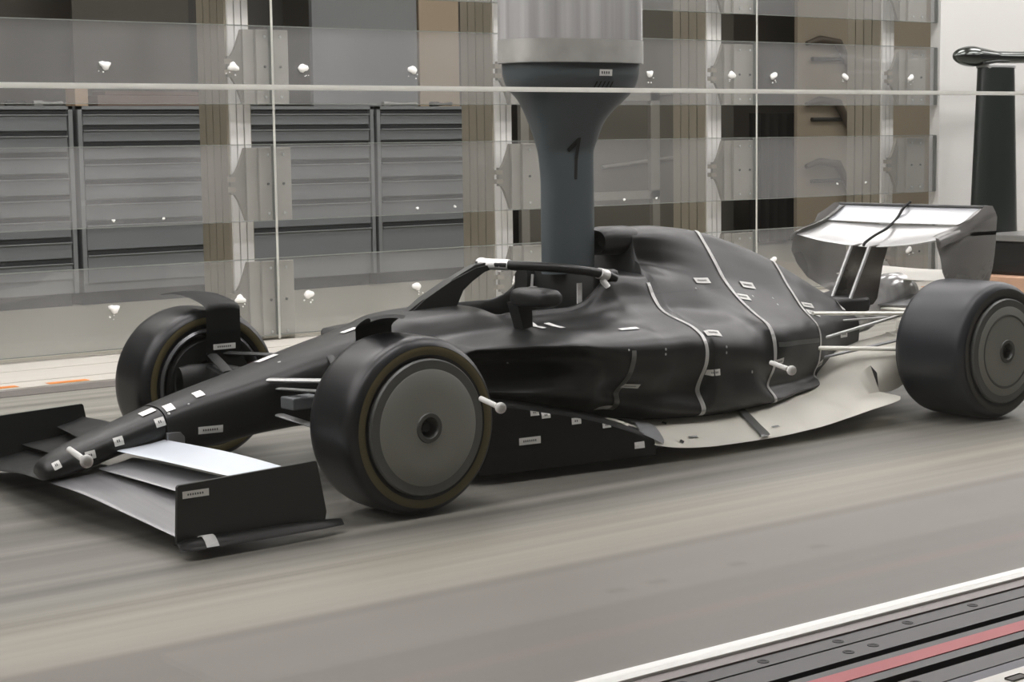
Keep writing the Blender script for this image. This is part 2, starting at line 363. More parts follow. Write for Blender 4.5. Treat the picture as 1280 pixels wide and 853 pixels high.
for x, nm in posts_x:
    if nm is None: continue
    make_post(x, pw[nm])
    for (za, zb, zn) in LEV:
        make_bracket(x-.20, za+(.0 if zn != 'lowest' else -.03), zb-.02, '%s glass bracket %s' % (zn, bw[nm]))
# white putty dabs over the glass bolts
DAB = mat('white_putty', 'f4f4f0', .7, var=.03)
def dab(x, z, r, label, y=YG):
    bm = B(); bmesh.ops.create_icosphere(bm, subdivisions=2, radius=r)
    for v in bm.verts:
        n = 1+.35*math.sin(v.co.x/r*3.1+x*7)*math.cos(v.co.z/r*2.3+x*3)
        v.co.x *= n*1.15; v.co.z *= n*.85; v.co.y *= .45
    for k in range(3 if r > .03 else 0):
        a = random.uniform(-2.6, -.4); rr = r*random.uniform(1.2, 2.2)
        q = bmesh.ops.create_icosphere(bm, subdivisions=1, radius=r*random.uniform(.1, .22), matrix=Matrix.Translation((rr*math.cos(a), 0, rr*math.sin(a))))
    o = obj('putty_dab', bm, DAB, smooth=60, loc=(x, y-.004, z)); tag(o, label, 'putty', 'white putty dabs on the far glass')
near_ = {1.52: 'left of the leftmost post', 2.51: 'at the leftmost post', 3.09: 'just right of the leftmost post', 4.07: 'midway between the leftmost post and the strut', 5.05: 'at the post left of the strut',
         6.53: 'right of the strut', 7.51: 'at the post right of the strut', 8.04: 'just right of the post beyond the strut', 9.0: 'left of the post next to the white wall', 9.94: 'beside the white wall'}
for x in near_:
    dab(x, 1.99, .036, 'white putty dab on upper slat, %s' % near_[x])
    if x not in (6.53, 7.51): dab(x, .33, .036, 'white putty dab on lowest slat, %s' % near_[x])
for x, lb in ((1.54, 'left of the leftmost post, left one'), (1.92, 'left of the leftmost post, right one'), (4.09, 'left of the strut, left one'), (4.45, 'left of the strut, right one'),
              (6.23, 'right of the strut, left one'), (6.60, 'right of the strut, right one'), (8.9, 'before the tan board, left one'), (9.3, 'before the tan board, right one')):
    dab(x, .935 if x < 7 else 1.0, .012, 'tiny white dot low on the second glass slat, '+lb)

# ------------------------------------------------------------------ near glass wall
nw = bpy.data.objects.new('window_1', None); C.objects.link(nw); tag(nw, kind='structure'); nw.location = (0, -3.09, 0)
for (za, zb) in ((.012, 1.576), (1.584, 4.6)):
    bm = B(); box(bm, -9, 9, 0, .012, za, zb); obj('pane', bm, PANEN, nw)
bm = B(); box(bm, -9, 9, -.001, .006, 1.574, 1.586); obj('seam_strip', bm, SEAL, nw)
for x, wh in ((-2.385, 'in front of the front wing'), (-1.265, 'beside the rear of the near front wheel'), (-.205, 'in front of the engine cover side')):
    bm = B(); tube(bm, [(0, .085, .012), (0, .02, 0)], .007, 10); 
    bmesh.ops.create_uvsphere(bm, u_segments=14, v_segments=10, radius=.0145, matrix=Matrix.Translation((.002, .005, -.004)))
    o = obj('glass_stud', bm, DAB, smooth=60, loc=(x, -3.10, .79)); tag(o, 'short white stud on near glass %s' % wh, 'stud', 'white studs on the near glass')

# ------------------------------------------------------------------ cabinets in the hall
def cabinet(x0, x1, z1, drawers, label, y=8.6, d=.95):
    t = thing('drawer_cabinet', label, 'cabinet', (x0, y, 0), 'grey drawer cabinets')
    w_ = x1-x0
    bm = B(); box(bm, 0, w_, .04, d, .12, z1); box(bm, 0, .04, -.0, .05, .12, z1); box(bm, w_-.04, w_, 0, .05, .12, z1); box(bm, 0, w_, 0, .05, z1-.03, z1); obj('body', bm, CABF, t)
    bm = B(); box(bm, .03, w_-.03, .1, d-.05, 0, .12); obj('plinth', bm, CABD, t)
    z = z1-.035
    for h in drawers:
        bm = B(); box(bm, .05, w_-.05, .012, .06, z-h+.005, z-.045, 0, .004)
        f = obj('drawer', bm, CAB, t)
        bm = B(); box(bm, .05, w_-.05, .03, .05, z-.045, z-.002, 0); obj('grip_recess', bm, CABD, f)
        bm = B(); box(bm, .05, w_-.05, -.008, .016, z-.052, z-.040, 0, .003); obj('grip_lip', bm, CABF, f)
        z -= h
    return t
cabinet(1.2, 3.03, 1.80, [.19]*8, 'grey drawer cabinet at the far left edge, cut by the frame')
cabinet(3.08, 4.60, 1.80, [.14, .15, .16, .18, .18, .19, .27, .3], 'grey drawer cabinet left of the leftmost slotted post')
cabinet(4.63, 6.27, 1.80, [.15, .16, .18, .19, .2, .26, .3], 'grey drawer cabinet right of the leftmost slotted post')
cabinet(6.31, 7.95, 1.80, [.15, .16, .18, .19, .2, .26, .3], 'grey drawer cabinet left of the second slotted post')
# worktop clutter
BR = mat('reddish_board', '6e5a50', .7, var=.15, scale=(2, 20, 20)); TAN = mat('tan_cardboard', 'b39b80', .7, var=.08)
bm = B(); box(bm, 0, 1.35, 0, .35, 0, .10, 0, .006); o = obj('wooden_board', bm, BR, loc=(3.35, 8.75, 1.80)); tag(o, 'reddish brown board lying on the cabinet left of the leftmost post', 'board')
bm = B(); box(bm, 0, 1.25, 0, .3, 0, .035, 0, .004); o = obj('wooden_board', bm, BR, loc=(3.45, 8.8, 1.903)); o.rotation_euler = (0, .0, -.05); tag(o, 'thin reddish board stacked on the thicker board', 'board')
bm = B(); box(bm, 0, .13, 0, .2, 0, .17, 0, .006); o = obj('cardboard_box', bm, TAN, loc=(3.13, 8.75, 1.80)); tag(o, 'small tan cardboard box on the left end of the cabinet top', 'box')
TOOL = mat('tool_steel', '9a9a96', .4, metal=.5); TOOLD = mat('tool_dark', '2b2a29', .5)
for i, (x, l, m_, lb) in enumerate(((1.9, .22, TOOLD, 'small black tool on the leftmost cabinet top, left one'), (2.5, .15, TOOLD, 'small black tool on the leftmost cabinet top, right one'), (2.75, .25, TOOL, 'silver tool on the leftmost cabinet top'), (4.72, .3, TOOL, 'silver tool on the cabinet right of the leftmost post'),
                          (5.15, .22, TOOLD, 'black tool on the cabinet right of the leftmost post'), (6.5, .4, TOOL, 'long silver tool on the cabinet left of the second post'), (7.1, .25, TOOLD, 'black tool on the cabinet left of the second post'))):
    bm = B(); tube(bm, [(0, 0, .025), (l*.6, .02, .025), (l, .05, .03)], [.022, .012, .02], 8); box(bm, -.05, .04, -.03, .03, .0, .05, 0, .008)
    o = obj('hand_tool', bm, m_, smooth=40, loc=(x, 8.7, 1.80)); tag(o, lb, 'tool')
# hanging / standing panels behind the cabinets
def panel(name, x0, x1, z0, z1, y, col, label, cat='panel', rough=.6, th=.06):
    bm = B(); box(bm, 0, x1-x0, 0, th, 0, z1-z0, 0, .006); o = obj(name, bm, mat(name+'_'+col, col, rough, var=.08, scale=(.8, .8, .8)), loc=(x0, y, z0)); tag(o, label, cat); return o
panel('dark_board', 3.9, 5.2, 0, 4.2, 10.4, '504c45', 'dark brown tall board left of the leftmost post, behind the cabinets')
panel('dark_board', 5.22, 6.40, 0, 4.2, 10.5, '3f3d39', 'nearly black tall board right of the leftmost post')
panel('reflection_board', 6.45, 7.82, 0, 4.2, 10.0, '828486', 'light blue grey board added for a glass reflection, between the first two posts')  # board added in place of the lighter veil reflected in the glass
panel('tan_board', 7.85, 8.40, 0, 4.2, 10.0, 'ab9a84', 'tall tan board standing left of the second post')
panel('brown_board', 10.0, 13.7, 0, 4.2, 10.9, '76736b', 'wide brown board behind the third post')
panel('tan_board', 13.98, 17.6, 0, 4.4, 10.0, 'aca08f', 'wide tan board right of the black curtain, behind the fourth post')
# black curtain/column
bm = B(); rows = [[(x*1.0, .06*math.sin(x*38), z) for x in np.linspace(0, .9, 40)] for z in (0, 1.7)]
grid(bm, rows, .01); o = obj('black_curtain', bm, mat('black_cloth', '383634', .9), smooth=60, loc=(13.3, 10.2, .05)); tag(o, 'black pleated curtain hanging right of the third post', 'curtain')
# pale rectangular frame
t = thing('pale_frame', 'pale rectangular metal frame standing right of the support strut', 'frame', (9.2, 9.9, 0))
FR = mat('pale_frame_metal', 'a09d96', .5, metal=.2)
boxobj('frame_bar', 2.05, 2.2, 0, .06, .70, 2.0, FR, t); boxobj('frame_bar', 0, 2.2, 0, .06, .70, .80, FR, t); boxobj('frame_bar', 0, 2.2, 0, .06, 1.90, 2.0, FR, t); boxobj('frame_bar', 0, .12, 0, .06, 0, 2.0, FR, t); boxobj('frame_bar', 2.08, 2.2, 0, .06, 0, .70, FR, t)
# jointed arms on the tan board
for z, lb in ((2.62, 'highest'), (1.82, 'middle'), (1.0, 'lowest')):
    t = thing('jointed_arm', '%s of the jointed brown arms on the tan board' % lb, 'arm', (14.08, 9.93, z+.04), 'jointed arms')
    bm = B(); tube(bm, [(0, 0, .0), (.25, 0, .06), (.62, 0, .02), (.95, 0, -.42)], [.03, .05, .06, .05], 10); obj('arm', bm, mat('arm_brown', '5e554b', .5), t, smooth=50)
    bm = B(); tube(bm, [(.15, .04, -.20), (1.6, .04, -.20)], .028, 10); obj('rod', bm, mat('arm_rod', '2e2c2a', .4), t, smooth=50)
    bm = B(); tube(bm, [(.9, .0, -.38), (1.0, .0, -.50), (1.35, 0, -.47)], .06, 10); obj('elbow', bm, mat('arm_brown', '5e554b', .5), t, smooth=50)
# white cable bars glimpsed behind the third post
for xx, zz, lb in ((6.9, 1.92, 'upper pale slanting bar behind the third post'), (6.6, 1.05, 'lower pale slanting bar behind the third post')):
    bm = B(); tube(bm, [(0, 0, 0), (1.3, .0, .11)], .025, 8); o = obj('slanting_bar', bm, FR, smooth=50, loc=(xx+4.7, 10.876, zz+.03)); tag(o, lb, 'bar')

# traverse stand at the right, before the white wall
st = thing('probe_stand', 'black column stand with a polished torpedo shaped head, before the white wall', 'stand', (10.2, 4.0, 0))
bm = B(); rows = []
for z, wd in ((0, .36), (.5, .33), (1.2, .29), (2.06, .235)):
    rows.append([(wd*math.cos(a), .12*math.sin(a), z) for a in np.linspace(0, 2*PI, 28, endpoint=False)])
grid(bm, rows, closed=True); obj('column', bm, mat('dark_green_black', '1f2522', .3, var=.3, scale=(12, 12, .5)), st, smooth=60)
bm = B(); tube(bm, crom3([(-.62, 0, 2.16), (-.6, 0, 2.16), (-.5, 0, 2.165), (-.3, 0, 2.165), (0, 0, 2.16), (1.2, 0, 2.19), (3, 0, 2.25)], 6), [.005+.0*i for i in range(37)], 20)
bm.free(); bm = B()
P = [(-.62+.03*i, 0, 2.16) for i in range(30)]; RR_ = [.001+.095*math.sqrt(max(0, 1-((i-9)/9.)**2)) if i < 9 else max(.055, .096-.0035*(i-9)) for i in range(30)]
P.append((3.0, 0, 2.22)); RR_.append(.055)
tube(bm, P, RR_, 20); obj('torpedo_head', bm, mat('dark_polished_steel', '5b5f5c', .15, metal=.9), st, smooth=60)
bm = B(); box(bm, -.2, .2, -.08, .08, 2.05, 2.09, 0, .01); obj('collar', bm, SILVER, st)
# black box unit right
bx_ = thing('equipment_box', 'low black box with two small labels at the right edge, behind the rear wing', 'box', (10.2, 3.3, 0))
boxobj('box_body', -.45, 1.7, 0, .5, .16, .47, mat('glossy_black_box', '141414', .25), bx_, .03)
boxobj('lid', -.47, 1.72, -.02, .52, .47, .53, mat('grey_box_lid', '8b8b89', .35, metal=.4), bx_, .01)
boxobj('base', -.6, 1.8, -.1, .5, 0, .16, mat('beige_orange_base', 'c8a287', .6), bx_, .01)
for z in (.20, .28):
    bm = B(); box(bm, .02, .16, -.005, 0, z, z+.045); obj('label_sticker', bm, LABELW, bx_)

# ================================================================== SUPPORT STRUT
strut = thing('support_strut', 'tall slate grey support strut with a polished sleeve rising from behind the cockpit', 'strut', (1.56, 0, .6))
LV = [(.62, 1.42, 1.715), (.85, 1.42, 1.715), (1.24, 1.42, 1.715), (1.38, 1.405, 1.715), (1.45, 1.39, 1.735), (1.52, 1.37, 1.76), (1.58, 1.345, 1.81), (1.64, 1.31, 1.89), (1.70, 1.25, 1.95), (1.75, 1.235, 1.965), (1.815, 1.23, 1.97)]
def strut_ring(z, a, b, th):
    r = []
    for k in range(48):
        an = 2*PI*k/48; cx = (a+b)/2; hx = (b-a)/2
        r.append((cx-1.56+hx*math.copysign(abs(math.cos(an))**.75, math.cos(an)), th*math.copysign(abs(math.sin(an))**.8, math.sin(an)), z-.6))
    return r
rows = []
for q in np.linspace(.815, 1.815, 50):
    a = pchip([l[0] for l in LV], [l[1] for l in LV], q); b = pchip([l[0] for l in LV], [l[2] for l in LV], q)
    rows.append(strut_ring(q, a, b, .07+.13*min(1, max(0, (q-1.4)/.35))))
bm = B(); V = grid(bm, rows, closed=True); bm.faces.new(V[-1]); bm.faces.new(V[0])
col = obj('column', bm, SLATE, strut, smooth=50)
bm = B(); rows = [strut_ring(z, 1.215, 1.985, .215) for z in (1.805, 1.95, 3, 4.6)]; V = grid(bm, rows, closed=True); bm.faces.new(V[0]); bm.faces.new(V[-1])
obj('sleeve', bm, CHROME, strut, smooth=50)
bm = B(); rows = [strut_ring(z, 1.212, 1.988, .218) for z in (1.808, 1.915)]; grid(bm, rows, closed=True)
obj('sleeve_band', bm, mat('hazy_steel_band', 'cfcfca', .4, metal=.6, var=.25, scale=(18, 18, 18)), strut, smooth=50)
colbvh = BVHTree.FromObject(col, bpy.context.evaluated_depsgraph_get())
def on_column(poly, name, mt, off=.002, label=None):
    """project a polygon drawn in (x, z) car metres on the near face of the column"""
    bm = B()
    for pl in poly:
        v = []
        for (x, z) in pl:
            h = colbvh.ray_cast(Vector((x-1.56, -1, z-.6)), Vector((0, 1, 0)))[0]
            v.append(bm.verts.new((x-1.56, (h.y if h else -.07)-off, z-.6)))
        bm.faces.new(v)
    o = obj(name, bm, mt, col)
    if label: o['label'] = label
on_column([[(1.555, 1.455), (1.575, 1.46), (1.573, 1.36), (1.553, 1.36)], [(1.553, 1.36), (1.573, 1.36), (1.568, 1.262), (1.55, 1.262)], [(1.505, 1.405), (1.52, 1.39), (1.575, 1.44), (1.565, 1.46), (1.553, 1.455)]], 'painted_digit', MATTE, label='black hand painted digit 1')
on_column([[(1.60, 1.745), (1.68, 1.745), (1.68, 1.775), (1.60, 1.775)]], 'label_sticker', LABELW, .004, 'small white label')
on_column([[(1.61+.014*i, 1.754), (1.618+.014*i, 1.754), (1.618+.014*i, 1.766), (1.61+.014*i, 1.766)] for i in range(4)], 'label_print', INK, .006)
on_column([[(1.58+.025*i, 1.69), (1.587+.025*i, 1.69), (1.60+.025*i, 1.72), (1.592+.025*i, 1.72)] for i in range(5)], 'pen_scribble', MATTE, .003, 'faint dark pen scribble')

# ================================================================== RACE CAR
car = thing('race_car', 'matt black open-wheel racing car model with white tape seams on the grey belt', 'race car', (0, 0, 0))
NOSE = [(-1.155, se(.045, .205, .165, 2)), (-1.14, se(.07, .222, .15, 2)), (-1.10, se(.088, .245, .15, 2.2)), (-1.0, se(.102, .285, .17, 2.4)), (-.85, se(.112, .333, .21, 2.4)), (-.66, se(.125, .392, .255, 2.5))]
BODY = [
 (-.655, se(.130, .396, .225, 2.6)), (-.55, se(.140, .425, .20, 2.8)), (-.17, se(.18, .515, .24, 3)), (0, se(.20, .558, .25, 3.2)), (.35, se(.25, .64, .20, 3.2)),
 (.55, [(0, .69), (.12, .685), (.2, .67), (.26, .63), (.30, .60), (.38, .585), (.52, .585), (.60, .57), (.44, .50), (.54, .41), (.52, .355), (0, .10)]),
 (.8, [(0, .705), (.12, .70), (.22, .685), (.29, .65), (.34, .62), (.42, .61), (.57, .60), (.68, .57), (.50, .505), (.61, .41), (.60, .33), (0, .1)]),
 (.93, [(0, .70), (.12, .695), (.235, .675), (.30, .65), (.35, .625), (.44, .615), (.59, .60), (.71, .565), (.54, .50), (.645, .41), (.61, .31), (0, .1)]),
 (.97, [(0, .40), (.2, .42), (.262, .665), (.305, .655), (.355, .625), (.45, .615), (.60, .60), (.715, .565), (.57, .50), (.66, .41), (.615, .30), (0, .1)]),
 (1.12, [(0, .38), (.2, .40), (.275, .665), (.315, .66), (.365, .625), (.46, .615), (.62, .60), (.73, .55), (.69, .48), (.695, .39), (.61, .27), (0, .1)]),
 (1.3, [(0, .40), (.2, .42), (.28, .665), (.32, .663), (.38, .63), (.48, .61), (.64, .59), (.735, .53), (.71, .42), (.62, .33), (.56, .24), (0, .1)]),
 (1.40, [(0, .40), (.2, .44), (.28, .685), (.32, .685), (.38, .64), (.48, .615), (.64, .588), (.73, .525), (.715, .415), (.635, .32), (.58, .22), (0, .1)]),
 (1.5, [(0, .42), (.2, .46), (.275, .745), (.315, .75), (.37, .675), (.48, .62), (.64, .585), (.72, .52), (.715, .41), (.65, .31), (.60, .20), (0, .1)]),
 (1.56, [(0, .5), (.2, .55), (.27, .795), (.315, .79), (.37, .695), (.47, .625), (.63, .58), (.71, .52), (.71, .41), (.65, .31), (.61, .19), (0, .1)]),
 (1.62, [(0, .80), (.15, .81), (.26, .815), (.31, .79), (.36, .70), (.46, .63), (.62, .58), (.70, .52), (.70, .42), (.64, .31), (.61, .18), (0, .1)]),
 (1.83, [(0, .815), (.10, .812), (.24, .80), (.285, .765), (.33, .69), (.40, .63), (.59, .575), (.67, .515), (.68, .42), (.62, .29), (.62, .16), (0, .1)]),
 (1.89, [(0, 1.02), (.10, .985), (.112, .92), (.125, .85), (.25, .785), (.33, .685), (.39, .63), (.58, .572), (.66, .51), (.67, .41), (.61, .155), (0, .1)]),
 (2.05, [(0, 1.022), (.095, .985), (.13, .91), (.165, .83), (.25, .755), (.32, .68), (.40, .615), (.56, .56), (.645, .47), (.635, .36), (.59, .15), (0, .1)]),
 (2.22, [(0, 1.008), (.08, .965), (.13, .88), (.18, .80), (.245, .73), (.325, .665), (.42, .60), (.54, .54), (.605, .45), (.595, .34), (.56, .15), (0, .09)]),
 (2.41, [(0, .98), (.07, .915), (.14, .83), (.21, .74), (.315, .65), (.42, .585), (.515, .53), (.552, .45), (.55, .34), (.505, .24), (.53, .15), (0, .08)]),
 (2.70, [(0, .90), (.06, .845), (.12, .76), (.18, .68), (.27, .60), (.36, .545), (.43, .50), (.455, .43), (.45, .32), (.41, .23), (.44, .16), (0, .08)]),
 (2.97, [(0, .80), (.05, .755), (.10, .69), (.155, .63), (.22, .56), (.28, .515), (.325, .475), (.345, .41), (.335, .30), (.30, .22), (.35, .165), (0, .08)]),
 (3.3, [(0, .64), (.04, .62), (.075, .585), (.11, .55), (.14, .51), (.165, .47), (.18, .43), (.19, .38), (.18, .3), (.17, .24), (.18, .2), (0, .15)]),
 (3.55, [(0, .52), (.03, .515), (.055, .50), (.075, .48), (.09, .46), (.10, .44), (.105, .41), (.105, .38), (.10, .34), (.09, .30), (.07, .27), (0, .26)])]
class Shell:
    def __init__(s, secs):
        s.xs = [a for a, _ in secs]; s.P = [p for _, p in secs]
    def ctrl(s, x):
        return [(pchip(s.xs, [p[i][0] for p in s.P], x), pchip(s.xs, [p[i][1] for p in s.P], x)) for i in range(12)]
    def pt(s, x, t, side=-1):
        q = crom(s.ctrl(x), t); return Vector((x, side*max(0, q[0]), q[1]))
    def mesh(s, name, mt, nx, sub, parent):
        xs = sorted(set(list(np.linspace(s.xs[0], s.xs[-1], nx))+s.xs)); rows = []
        for x in xs:
            c = s.ctrl(x); half = [crom(c, k/sub) for k in range(11*sub+1)]
            near = [(x, -max(0, q[0]), q[1]) for q in half]; far = [(x, max(0, q[0]), q[1]) for q in half[1:-1]][::-1]
            rows.append(near+far)
        bm = B(); V = grid(bm, rows, closed=True); bm.faces.new(V[0]); bm.faces.new(V[-1])
        return obj(name, bm, mt, parent, smooth=45)
nshell = Shell(NOSE); bshell = Shell(BODY)
nose = nshell.mesh('nose_cone', BLACK, 40, 6, car)
body = bshell.mesh('body_shell', BLACK, 150, 7, car)
bm = B(); rows = []
dg = bpy.context.evaluated_depsgraph_get()
BV = {'body': (BVHTree.FromObject(body, dg), body), 'nose': (BVHTree.FromObject(nose, dg), nose)}

# tape seams that follow the shell at a constant station
def tape_at(x, t0, t1, wd, mt=TAPE, shell=bshell, name='tape_strip', drift=0, n=60):
    bm = B(); rows = []
    for k in range(n+1):
        t = t0+(t1-t0)*k/n; xx = x+drift*(k/n)
        a = shell.pt(xx-wd/2, t); b = shell.pt(xx+wd/2, t); tn = shell.pt(xx, min(t+.02, t1+.02))-shell.pt(xx, t-.02 if t > .02 else 0)
        nrm = (b-a).cross(tn); nrm = nrm.normalized() if nrm.length > 0 else Vector((0, 0, 1))
        if nrm.dot(Vector((0, -1, .4))) < 0: nrm = -nrm
        rows.append([a+nrm*.004, b+nrm*.004])
    grid(bm, rows, .002); o = obj(name, bm, mt, body, smooth=60); return o
tape_at(2.41, 0.02, 10, .026, n=90); tape_at(2.97, 0.02, 10, .022, n=90); tape_at(1.82, 3.0, 10, .028, n=80); tape_at(1.32, 7.1, 9.95, .028, mat('grey_white_tape', '9d9e9b', .4, metal=.2))
def tape_along(x0, x1, t, wd, mt, n=30):
    bm = B(); rows = []
    for k in range(n+1):
        x = x0+(x1-x0)*k/n; a = bshell.pt(x, t-wd); b = bshell.pt(x, t+wd); nr = (bshell.pt(x+.01, t)-bshell.pt(x-.01, t)).cross(b-a).normalized()
        if nr.y > 0: nr = -nr
        rows.append([a+nr*.004, b+nr*.004])
    grid(bm, rows, .002); return obj('tape_strip', bm, mt, body, smooth=60)
tape_along(2.44, 2.95, 7.05, .12, TAPEG)

# stickers: (surface, point, width, height, roll angle, printed)
# kind: 0 plain foil, 1 small label, 2 long printed label, 3 round screw head, 4 dark mark
STK = [
    ('nose', (-1.11, -0.077, 0.215), 0.031, 0.035, 1),
    ('nose', (-0.98, -0.103, 0.244), 0.041, 0.032, 1),
    ('nose', (-0.861, -0.109, 0.286), 0.040, 0.036, 1),
    ('nose', (-0.682, -0.118, 0.344), 0.041, 0.038, 1),
    ('nose', (-0.7, -0.046, 0.377), 0.063, 0.042, 0),
    ('body', (-0.623, -0.085, 0.393), 0.040, 0.045, 0),
    ('body', (-0.484, -0.079, 0.434), 0.041, 0.046, 0),
    ('body', (-0.471, -0.147, 0.295), 0.109, 0.030, 2),
    ('body', (-0.087, 0.042, 0.535), 0.100, 0.041, 0),
    ('body', (0.305, -0.004, 0.629), 0.074, 0.035, 0),
    ('deflector', (0.029, 0.614, 0.534), 0.115, 0.026, 2),
    ('endplate', (-1.006, -1.0, 0.226), 0.105, 0.026, 2),
    ('fence', (0.761, -0.692, 0.175), 0.108, 0.031, 2),
    ('fence', (0.792, -0.688, 0.293), 0.044, 0.027, 1),
    ('fence', (0.848, -0.695, 0.277), 0.045, 0.028, 1),
    ('fence', (1.002, -0.715, 0.237), 0.050, 0.028, 1),
    ('fence', (1.161, -0.733, 0.204), 0.046, 0.025, 1),
    ('fence', (1.329, -0.761, 0.099), 0.055, 0.029, 0),
    ('body', (2.238, -0.225, 0.747), 0.106, 0.036, 2),
    ('body', (2.591, -0.193, 0.702), 0.115, 0.041, 2),
    ('body', (2.458, -0.289, 0.657), 0.115, 0.042, 2),
    ('body', (1.415, -0.601, 0.597), 0.110, 0.029, 0),
    ('body', (1.922, -0.623, 0.543), 0.107, 0.039, 2),
    ('body', (1.885, -0.671, 0.364), 0.076, 0.030, 2),
    ('body', (1.37, -0.659, 0.349), 0.101, 0.028, 2),
    ('body', (2.459, -0.54, 0.356), 0.080, 0.029, 2),
    ('body', (3.047, -0.184, 0.569), 0.111, 0.031, 2),
    ('body', (3.045, -0.225, 0.53), 0.115, 0.036, 2),
    ('body', (3.341, -0.174, 0.394), 0.097, 0.034, 2),
    ('body', (3.0, -0.312, 0.276), 0.081, 0.034, 2),
    ('body', (3.435, -0.073, 0.532), 0.034, 0.059, 0),
    ('body', (1.269, -0.59, 0.259), 0.088, 0.042, 0),
    ('body', (1.047, -0.385, 0.622), 0.030, 0.130, 0),
    ('body', (1.13, -0.420, 0.617), 0.032, 0.120, 0),
    ('body', (1.53, -0.72, 0.506), 0.013, 0.013, 3),
    ('body', (1.526, -0.723, 0.485), 0.013, 0.013, 3),
    ('body', (1.977, -0.657, 0.476), 0.014, 0.014, 3),
    ('body', (1.971, -0.663, 0.45), 0.014, 0.014, 3),
    ('body', (2.208, -0.599, 0.332), 0.016, 0.016, 3),
    ('body', (2.751, -0.218, 0.628), 0.014, 0.014, 3),
    ('body', (2.747, -0.255, 0.598), 0.014, 0.014, 3),
    ('body', (2.568, -0.254, 0.652), 0.014, 0.014, 3),
    ('body', (1.292, -0.737, 0.524), 0.011, 0.011, 3),
    ('body', (2.154, -0.272, 0.717), 0.013, 0.013, 3),
    ('body', (0.658, -0.613, 0.552), 0.010, 0.010, 3),
    ('body', (0.818, -0.413, 0.405), 0.010, 0.010, 3),
    ('body', (0.804, -0.43, 0.373), 0.010, 0.010, 3),
    ('body', (-0.545, -0.109, 0.402), 0.010, 0.010, 3),
    ('body', (-0.637, -0.11, 0.373), 0.012, 0.012, 3),
    ('body', (-0.093, -0.072, 0.532), 0.016, 0.016, 3),
    ('floor', (1.677, -0.741, 0.092), 0.057, 0.013, 0),
    ('floor', (2.233, -0.728, 0.077), 0.048, 0.015, 0),
    ('floor', (1.58, -0.769, 0.084), 0.028, 0.019, 4),
    ('floor', (1.607, -0.625, 0.149), 0.028, 0.022, 4),
]
def sticker(surf, p, w_, h_, ang=0, printed=True, mt=LABELW, name='label_sticker'):
    bv, par = surf
    loc, nr, _, _ = bv.find_nearest(Vector(p)); face = lambda v: -v if v.dot(Vector((0, -1, .35))) < 0 else v; nr = face(nr)
    xa = Vector((1, 0, 0)); xa = (xa-nr*xa.dot(nr)).normalized(); ya = nr.cross(xa).normalized()
    if ya.z < 0 and abs(nr.z) < .8: ya = -ya
    ca, sa = math.cos(ang), math.sin(ang); ex = xa*ca+ya*sa; ey = -xa*sa+ya*ca
    bm = B()
    def quad(u0, u1, v0, v1, off, mi, nu=3):
        rows = []
        for i in range(nu+1):
            u = u0+(u1-u0)*i/nu; row = []
            for v in (v0, (v0+v1)/2, v1):
                q = loc+ex*u+ey*v; l2, n2, _, _ = bv.find_nearest(q)
                row.append(l2+face(n2)*off)
            rows.append(row)
        grid(bm, rows, 0, mi)
    quad(-w_/2, w_/2, -h_/2, h_/2, .004, 0)
    if printed:
        k = 7 if w_ > h_*2 else 2; f = .32 if k == 7 else .2
        for i in range(k):
            a = -w_*f+i*(2*w_*f/k); quad(a, a+2*w_*f/k*.6, -h_*.13, h_*.15, .0055, 1, 1)
    o = obj(name, bm, [mt, INK], par); return o

# ------------------------------------------------------------------ airbox, cockpit
bm = B(); rows = []
for x, zc, hz, hy in ((1.72, .955, .058, .098), (1.735, .957, .066, .106), (1.80, .958, .07, .108), (1.92, .955, .072, .105), (2.0, .95, .06, .08)):
    rows.append([(x, hy*math.copysign(abs(math.cos(a))**.8, math.cos(a)), zc+hz*math.copysign(abs(math.sin(a))**.8, math.sin(a))) for a in np.linspace(0, 2*PI, 36, endpoint=False)])
inner = [[(x, hy*math.cos(a), zc+hz*math.sin(a)) for a in np.linspace(0, 2*PI, 36, endpoint=False)] for x, zc, hz, hy in ((1.83, .957, .05, .085), (1.73, .957, .058, .102))]
V = grid(bm, inner+rows, closed=True); bm.faces.new(V[0])
airbox = obj('airbox_intake', bm, BLACK, car, smooth=55)
bm = B(); rows = []
for x, zt in ((1.45, .60), (1.455, .83), (1.5, .84), (1.64, .85)):
    rows.append([(x, -.275, .45), (x, -.272, zt-.03), (x, -.245, zt), (x, -.19, zt), (x, -.175, zt-.03), (x, -.175, .45)])
rows = [[(p[0], -p[1], p[2]) for p in r] for r in rows]; grid(bm, rows)
box(bm, 1.50, 1.66, -.27, .27, .5, .84, 0, .02); obj('headrest', bm, BLACK2, car, smooth=50)
bm = B(); box(bm, .97, 1.6, -.2, .2, .42, .44); obj('cockpit_floor', bm, MATTE, car)
# slim rods and white tape inside the cockpit
bm = B(); tube(bm, [(1.13, -.24, .62), (1.17, -.22, .84)], .007, 8); box(bm, 1.15, 1.18, -.24, -.215, .775, .785); obj('antenna_rod', bm, SILVER, car)
bm = B(); box(bm, 1.385, 1.415, -.2795, -.2765, .69, .79); o = obj('tape_strip', bm, TAPE, car)

